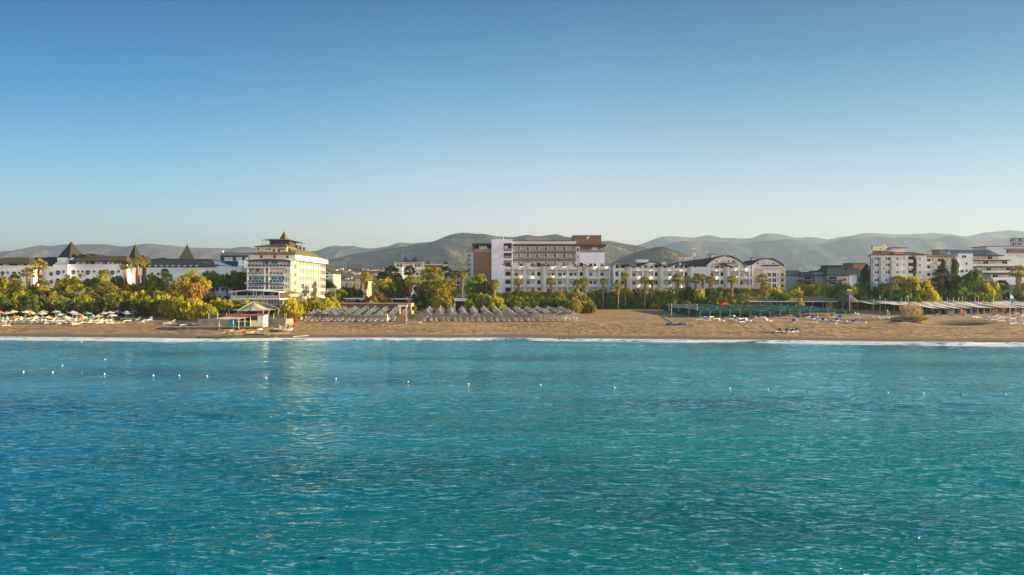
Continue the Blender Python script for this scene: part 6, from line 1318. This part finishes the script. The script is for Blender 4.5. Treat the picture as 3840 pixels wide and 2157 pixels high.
bpart("counter", MUR, K, xk(884), xk(930), Yk+.3, Yk+.55, zk(1207), zk(1203.5))
for p, q0, yv in ((830, 1201, -1.3), (882, 1196, -1.2), (908, 1196, -2.1), (924, 1192, -1.0), (939, 1186, -.1), (942, 1228, .2), (960, 1228, 1.0), (983, 1226, .2), (840, 1224, -1.2), (860, 1225, 1.5), (895, 1225, 1.5), (915, 1225, 1.2)):
    b = MB(); b.cyl((xk(p), Yk+yv, .6), (xk(p), Yk+yv, zk(q0)), .06, n=6); b.build("post", METALW if q0 < 1215 else WOOD, K)
b = MB(); b.box(xk(828), xk(856), Yk-1.35, Yk-1.25, zk(1224), zk(1222.6)); b.box(xk(925), xk(939), Yk-1, Yk-.9, zk(1227), zk(1225.4)); b.build("railing", METALW, K)
b = MB(); x = xk(884)
for k in range(6): b.box(x-.5, x+.5, Yk-2.8+k*.26, Yk-2.5+k*.26, 1.0+k*.28, 1.06+k*.28)
for s in (-.5, .5): b.cyl((x+s, Yk-2.9, 1.0), (x+s, Yk-1.3, zk(1223)), .04, n=5); b.cyl((x+s+.05, Yk-2.9, 1.8), (x+s+.3, Yk-1.3, zk(1218)), .03, n=5)
b.build("ladder", mat("teal painted steel", (.04, .22, .24), .5, .1, 1), K)
# tent on the terrace behind
Yn = 184; T = thing("canopy_tent", (X(950, Yn), Yn+3, G(X(950, Yn), Yn+3)), "beige tensioned tent canopy with raised ribs on terrace behind kiosk", "tent")
apex = Vector((X(950, Yn+3), Yn+3.5, Z(1133, Yn+3))); rim = []
RIMP = [(857, 1161, 3.5), (892, 1165, 0.2), (930, 1167, -.8), (989, 1165.5, -.4), (1010, 1164, .6), (1047, 1160, 3.5), (1000, 1158, 8), (905, 1158, 8)]
rim = [Vector((X(p, Yn+dy), Yn+dy, Z(q, Yn+dy))) for p, q, dy in RIMP]
TC = mat("beige tent cloth", (.62, .55, .44), .85, .06, .6, transl=.15); b = MB()
for i in range(8):
    a, c = rim[i], rim[(i+1) % 8]; ns = 7; prev = None
    for s in range(ns+1):
        u_ = s/ns; v0 = apex.lerp(a, u_); v1 = apex.lerp(c, u_); sg = -1.0*math.sin(math.pi*u_)*.62
        r0 = [v0.lerp(v1, .06+ .88*w_/4)+Vector((0, 0, sg)) for w_ in range(5)]
        if prev:
            for w_ in range(4): b.add([prev[w_], prev[w_+1], r0[w_+1], r0[w_]], [(0, 1, 2, 3)], smooth=True)
        prev = r0
b.build("canopy", TC, T)
for i in (0, 1, 3, 4, 5, 7):
    b = MB(); prev = apex
    for s in range(1, 7): u_ = s/6; p_ = apex.lerp(rim[i], u_)+Vector((0, 0, .55*math.sin(math.pi*u_)*(1 if i in (0, 5) else .35))); b.cyl(prev, p_, .05, n=5); prev = p_
    b.build("rib", CREAM, T); b = MB(); e = rim[i]; ft = e+Vector((.6 if i == 0 else (-.9 if i > 2 else .3), 0, -3.4)); ft.z = 1.9 if i in (3, 4, 5) else 2.4; b.cyl(e, ft, .08, .06, n=6); b.build("pole", CREAM, T)
b = MB(); b.cyl(apex-Vector((0, 0, .1)), apex+Vector((0, 0, .35)), .12, .05, n=6); b.build("finial", CREAM, T)
CONC = mat("stained concrete wall", (.20, .18, .16), .9, c2=(.34, .29, .23), scale=.5, bump=.4)
Yr = 179; Wl = thing("retaining_wall", (X(905, Yr), Yr, 1.2), "grey stained concrete retaining wall behind the kiosk", "retaining wall")
bpart("wall", CONC, Wl, X(745, Yr), X(1072, Yr), Yr, Yr+.6, .3, Z(1197, Yr)); bpart("terrace", CONC, Wl, X(752, Yr), X(1070, Yr), Yr+.6, Yr+22, 1.0, Z(1197, Yr)-.05)
bpart("ledge", CONC, Wl, X(992, Yr), X(1075, Yr), Yr-1.0, Yr, .3, Z(1209, Yr))
Fc = thing("fence", (X(900, Yr), Yr+.3, Z(1197, Yr)), "thin post and wire mesh fence along the concrete wall", "fence")
for p in (781, 814, 848, 881, 1025, 1065, 1071, 905): b = MB(); b.cyl((X(p, Yr), Yr+.3, Z(1198, Yr)), (X(p, Yr), Yr+.3, Z(1175, Yr)), .07, n=6); b.build("post", CREAM, Fc)
b = MB()
for k in range(9): z = Z(1196, Yr)+k*.16; b.box(X(781, Yr), X(881, Yr), Yr+.29, Yr+.31, z, z+.012)
for k in range(45): x = X(781+k*2.25, Yr); b.box(x, x+.012, Yr+.29, Yr+.31, Z(1197, Yr), Z(1176, Yr))
b.build("mesh_panel", METALG, Fc)
# rubble, driftwood, boats and odds and ends
def lump(name, x, y, sx, sy, sz, m, label, cat, seed=0, group=None, dz=0, rz=0, lab=None):
    rg = random.Random(seed*7+int(x*10)); b = MB(); b.ball((0, 0, .35), 1, n=9); b.v = [(vx*sx*(1+rg.uniform(-.22, .22)), vy*sy*(1+rg.uniform(-.22, .22)), max(-.1, vz*sz*(1+rg.uniform(-.2, .2)))) for vx, vy, vz in b.v]
    for i in range(len(b.sm)): b.sm[i] = False
    me = b.mesh(name, [m]); o = bpy.data.objects.new(name, me); col.objects.link(o); o.location = (x, y, G(x, y)+dz); o.rotation_euler.z = rz; tag(o, label, cat, group)
    if lab: later(o, lab, x)
    return o
rb = random.Random(77); RK = mat("dark wet rock", (.02, .022, .022), .35, .4, 1, spec=.5); ST = mat("tan rubble stone", (.36, .28, .19), .9, .3, 1, rnd=.3); DW = mat("bleached driftwood", (.50, .38, .26), .85, .25, 2, rnd=.2)
for i in range(46):
    p = rb.uniform(1046, 1094); q = rb.uniform(1203, 1232) if p > 1060 else rb.uniform(1222, 1233); Ys = ysolve(p, q, .3)
    Ys = min(Ys, 178.5) if p < 1072 else min(Ys, 186)
    lump("rubble_stone", X(p, Ys), Ys, rb.uniform(.2, .5), rb.uniform(.2, .4), rb.uniform(.2, .45), ST, None, "stone", i, "rubble stones at the wall end", lab="tan rubble stone at the wall end")
for i in range(60):
    p = rb.uniform(830, 1090); q = rb.uniform(1236, 1256); Ys = ysolve(p, q, .05)
    x = X(p, Ys); L_ = rb.uniform(.4, 1.6); b = MB(); b.cyl((-L_, 0, .06), (L_, rb.uniform(-.3, .3), .12), .07, .04, n=5); b.cyl((0, 0, .08), (L_*.5, .5, .3), .04, .02, n=5); me = b.mesh("driftwood", [DW]); o = bpy.data.objects.new("driftwood", me); col.objects.link(o); o.location = (x, Ys, G(x, Ys)); o.rotation_euler.z = rb.uniform(-.6, .6); tag(o, None, "driftwood", "driftwood below the kiosk"); later(o, "bleached driftwood below the kiosk", p)
def rowboat(p, q, L_, rz, m, label):
    Ys = ysolve(p, q, .2)
    t = thing("rowing_boat", (X(p, Ys), Ys, G(X(p, Ys), Ys)), label, "boat", rz=rz); b = MB(); n = 10; out = []; inn = []
    for i in range(n+1):
        u_ = i/n*2-1; w_ = .62*(1-abs(u_)**2.5)*(1 if u_ < 0 else .9)+.02; z = .55+.18*u_*u_
        out.append([(u_*L_/2, -w_, z), (u_*L_/2*.92, -w_*.55, .08+.1*abs(u_)), (u_*L_/2*.92, w_*.55, .08+.1*abs(u_)), (u_*L_/2, w_, z)])
    for i in range(n):
        for k in range(3): b.add([out[i][k], out[i][k+1], out[i+1][k+1], out[i+1][k]], [(3, 2, 1, 0)], smooth=True)
    inst("hull", b.mesh("hull", [m]), t)
    for u_ in (-.2, .25): b = MB(); b.box(u_*L_, u_*L_+.22, -.5, .5, .42, .47); inst("thwart", b.mesh("thwart", [WOOD]), t)
    return t
rowboat(1062, 1239, 4.8, .1, mat("pale boat hull", (.60, .56, .50), .6, .15, 1), "pale old rowing boat on the sand below the rubble")
rowboat(1035, 1245, 3.4, -.2, mat("dark boat hull", (.06, .05, .045), .7, .2, 1), "small dark boat lying beside the pale rowing boat")
def kayak(p, q, L_, rz, m, label, nm="kayak", cat="kayak"):
    Ys = ysolve(p, q, .1)
    o = lump(nm, X(p, Ys), Ys, L_/2, .38, .3, m, label, cat, 3, rz=rz); return o
kayak(936, 1247, 2.6, .3, mat("yellow orange plastic", (.80, .38, .04), .4, .1, 1), "yellow orange kayak lying under the kiosk")
kayak(905, 1238, 1.6, .2, mat("orange red plastic", (.80, .08, .02), .4, .1, 1), "bright orange red float heap under the kiosk awning", "float", "float")
kayak(921, 1244, .9, .2, mat("green plastic", (.12, .40, .06), .4, .1, 1), "green crate beside the yellow orange kayak", "crate", "crate"); kayak(862, 1240, 2.0, -.1, mat("cream plastic heap", (.66, .60, .42), .5, .1, 1), "cream pedal boat seat shells left of kiosk ladder", "pedal_boat", "pedal boat")
kayak(975, 1236, 1.4, .5, METALW, "white plastic canister heap right of the kiosk stilts", "canister", "canister")
kayak(1107, 1222, 1.3, .5, mat("red life jacket", (.70, .05, .02), .6, .1, 1), "red life vest heap under the orange shrub", "life_vest", "life vest")
for p, q, L_, rz, m, lab in ((950, 1257, 5.0, .03, RK, "dark log on the wet sand below kiosk"), (1060, 1256, 5.6, .12, GREYW, "grey beam half buried near rowing boat"), (1128, 1262, 4.2, .9, DW, "pale pole slanting into the wet sand"), (2710, 1236, 1.6, .1, DW, "small pale board on the right beach"), (2345, 1226, 2.2, 0, DW, "pale driftwood stick on the open sand")):
    Ys = ysolve(p, q, .05)
    x = X(p, Ys); b = MB(); b.cyl((-L_/2, 0, .12), (L_/2, 0, .16), .16 if m is RK else .09, .1, n=7); me = b.mesh("log", [m]); o = bpy.data.objects.new("log", me); col.objects.link(o); o.location = (x, Ys, G(x, Ys)); o.rotation_euler.z = rz; tag(o, lab, "log")
# algae covered slab at the water's edge, rocks in the surf
ALG = mat("algae on flat rock", (.05, .045, .02), .7, c2=(.17, .17, .02), scale=.55, bump=.6)
b = MB(); rg = random.Random(2); N_ = 40; top = []; 
for i in range(N_+1):
    u_ = i/N_; x = X(742+u_*290, 156); ys_ = float(shore(np.array([x]))[0]); wv = math.sin(math.pi*min(1, max(0, u_)))**.5
    top.append([(x, ys_-3.4*wv+rg.uniform(-.4, .4), .10+rg.uniform(0, .12)), (x, ys_-1.2*wv, .34+rg.uniform(0, .2)), (x, ys_+1.6*wv, .42+rg.uniform(0, .2)), (x, ys_+3.6*wv+rg.uniform(-.4, .4), .36)])
for i in range(N_):
    for k in range(3): b.poly([top[i][k], top[i+1][k], top[i+1][k+1], top[i][k+1]])
    b.poly([(top[i][0][0], top[i][0][1]-.2, -.4), (top[i+1][0][0], top[i+1][0][1]-.2, -.4), top[i+1][0], top[i][0]])
tag(b.build("rock_shelf", ALG), "flat green algae covered rock shelf at the waterline below kiosk", "rock")
for i in range(44):
    p = rb.uniform(3655, 3830) if i < 30 else rb.uniform(2050, 2170); x = X(p, 145 if i < 30 else 153); ys_ = float(shore(np.array([x]))[0])
    y = ys_-1.0-4.2*((p-3655)/175 if i < 30 else .4)*rb.random()**.7; o = lump("surf_rock", x, y, rb.uniform(.4, 1.1) if i < 30 else rb.uniform(.25, .5), rb.uniform(.25, .5), rb.uniform(.12, .28) if i < 30 else .14, RK, None, "rock", i, "dark rocks in the surf", lab="dark wet rock in the surf" if i < 30 else "small dark rock in the foam"); o.location.z = .0
# buoys
BW = mat("white buoy", (.85, .85, .85), .4, .03, 1); BR = mat("reddish buoy", (.45, .10, .06), .4, .05, 1); BD = mat("dark buoy", (.04, .05, .06), .4, .05, 1)
for i, (p, q) in enumerate(((88,1397),(198,1399),(306,1403),(392,1406),(575,1411),(672,1412),(777,1414),(897,1420),(999,1421),(1260,1424),(1530,1435),(1638,1436),(1757,1444),(1877,1445),(234,1374),(394,1351),(306,1283),(2027,1447),(2160,1455),(2304,1458),(2448,1458),(2737,1461),(2880,1464),(3026,1471),(3330,1476),(3462,1479),(3603,1481),(3771,1483))):
    Yb_ = H*F/(q-CY); m = BR if i in (2, 18) else (BD if i in (7, 20, 23, 26, 11, 13) else BW); c_ = "white" if m is BW else ("red" if m is BR else "dark")
    t = thing("buoy", (X(p, Yb_), Yb_, .05), None, "buoy", "line of swimming zone buoys"); later(t, "small %s buoy floating in the buoy line" % c_, p)
    b = MB(); b.ball((0, 0, .05), .09 if m is BW else .08, n=10); b.cyl((0, 0, .1), (0, 0, .19), .03, n=6); inst("float", b.mesh("float", [m]), t)
# people
def person(p, q, Yp, shirt, legsm, label, rz=0, skin=(.45, .26, .17), hairc=(.03, .02, .015)):
    x = X(p, Yp); t = thing("person", (x, Yp, G(x, Yp)), label, "person", rz=rz)
    SK = mat("skin %d" % p, skin, .6, .05, 3); J = [(0,0,.95,.13),(0,0,1.15,.125),(0,0,1.38,.14),(0,0,1.50,.055),(0,0,1.60,.09),(0,0.01,1.70,.095),(.17,0,1.40,.055),(.25,.02,1.15,.042),(.27,-.08,.92,.034),(.27,-.12,.80,.03),(-.17,0,1.40,.055),(-.25,.02,1.15,.042),(-.28,-.02,.92,.034),(-.28,-.04,.80,.03),(.10,0,.88,.095),(.11,-.04,.48,.062),(.12,.03,.09,.045),(.12,-.10,.035,.035),(-.10,0,.88,.095),(-.12,.10,.50,.062),(-.12,.18,.09,.045),(-.12,.06,.035,.035)]
    E_ = [(0,1),(1,2),(2,3),(3,4),(4,5),(2,6),(6,7),(7,8),(8,9),(2,10),(10,11),(11,12),(12,13),(0,14),(14,15),(15,16),(16,17),(0,18),(18,19),(19,20),(20,21)]
    me = bpy.data.meshes.new("body"); me.from_pydata([j[:3] for j in J], E_, []); me.materials.append(SK); o = bpy.data.objects.new("body", me); col.objects.link(o); o.parent = t
    md = o.modifiers.new("skin", 'SKIN'); me.skin_vertices.new() if not me.skin_vertices else None
    for i, j in enumerate(J): me.skin_vertices[0].data[i].radius = (j[3], j[3]*.8)
    me.skin_vertices[0].data[0].use_root = True; o.modifiers.new("sub", 'SUBSURF').levels = 1
    b = MB(); b.cyl((0, 0, .98), (0, 0, 1.45), .155, .17, n=10); b.cyl((.15, 0, 1.42), (.235, .01, 1.2), .075, .06, n=8); b.cyl((-.15, 0, 1.42), (-.235, .01, 1.2), .075, .06, n=8)
    if shirt: inst("shirt", b.mesh("shirt", [shirt]), t)
    b = MB(); b.cyl((0, 0, .84), (0, 0, 1.0), .16, .15, n=10); b.cyl((.1, 0, .9), (.115, -.03, .58), .11, .09, n=8); b.cyl((-.1, 0, .9), (-.12, .07, .58), .11, .09, n=8); inst("shorts", b.mesh("shorts", [legsm]), t)
    b = MB(); b.ball((0, .015, 1.70), .118, n=10); b.v = [(a, c, max(d, 1.66)) for a, c, d in b.v]; inst("hair", b.mesh("hair", [mat("dark hair", hairc, .7, .1, 3)]), t)
    return t
person(8, 1200, 188, None, CL['blue'], "person in pale blue shorts standing by the left edge umbrellas")
person(27, 1200, 190, CL['cream'], CL['taupe'], "person in cream top standing beside the second umbrella", rz=1)
person(3334, 1180, 200, CL['orange'], CL['taupe'], "person in orange top near the right end of net pergola", rz=2)
person(2471, 1145, 243, CL['orange'], CL['cream'], "person in orange walking on the lawn by volleyball court", rz=1.5)
person(2718, 1250, 165, None, CL['taupe'], "bare chested person sitting low near the water's edge", rz=.5) if False else None
# white seats on the lawn
for p, q in ((2335, 1131), (2438, 1127), (2420, 1130), (2376, 1141), (2391, 1143)):
    Yl = 252; x = X(p, Yl); t = thing("garden_table", (x, Yl, G(x, Yl)), None, "table", "garden tables on the hotel lawn"); later(t, ("royal blue" if q > 1140 else "pale")+" garden table on the lawn before balcony block", p)
    b = MB(); b.box(-.9, .9, -.5, .5, .7, .78); inst("tabletop", b.mesh("tabletop", [CL['royal'] if q > 1140 else CL['white']]), t)
    for sx, sy in ((-.8, -.4), (.8, -.4), (-.8, .4), (.8, .4)): b = MB(); b.box(sx-.04, sx+.04, sy-.04, sy+.04, 0, .7); inst("leg", b.mesh("leg", [METALW]), t)
finish_labels()
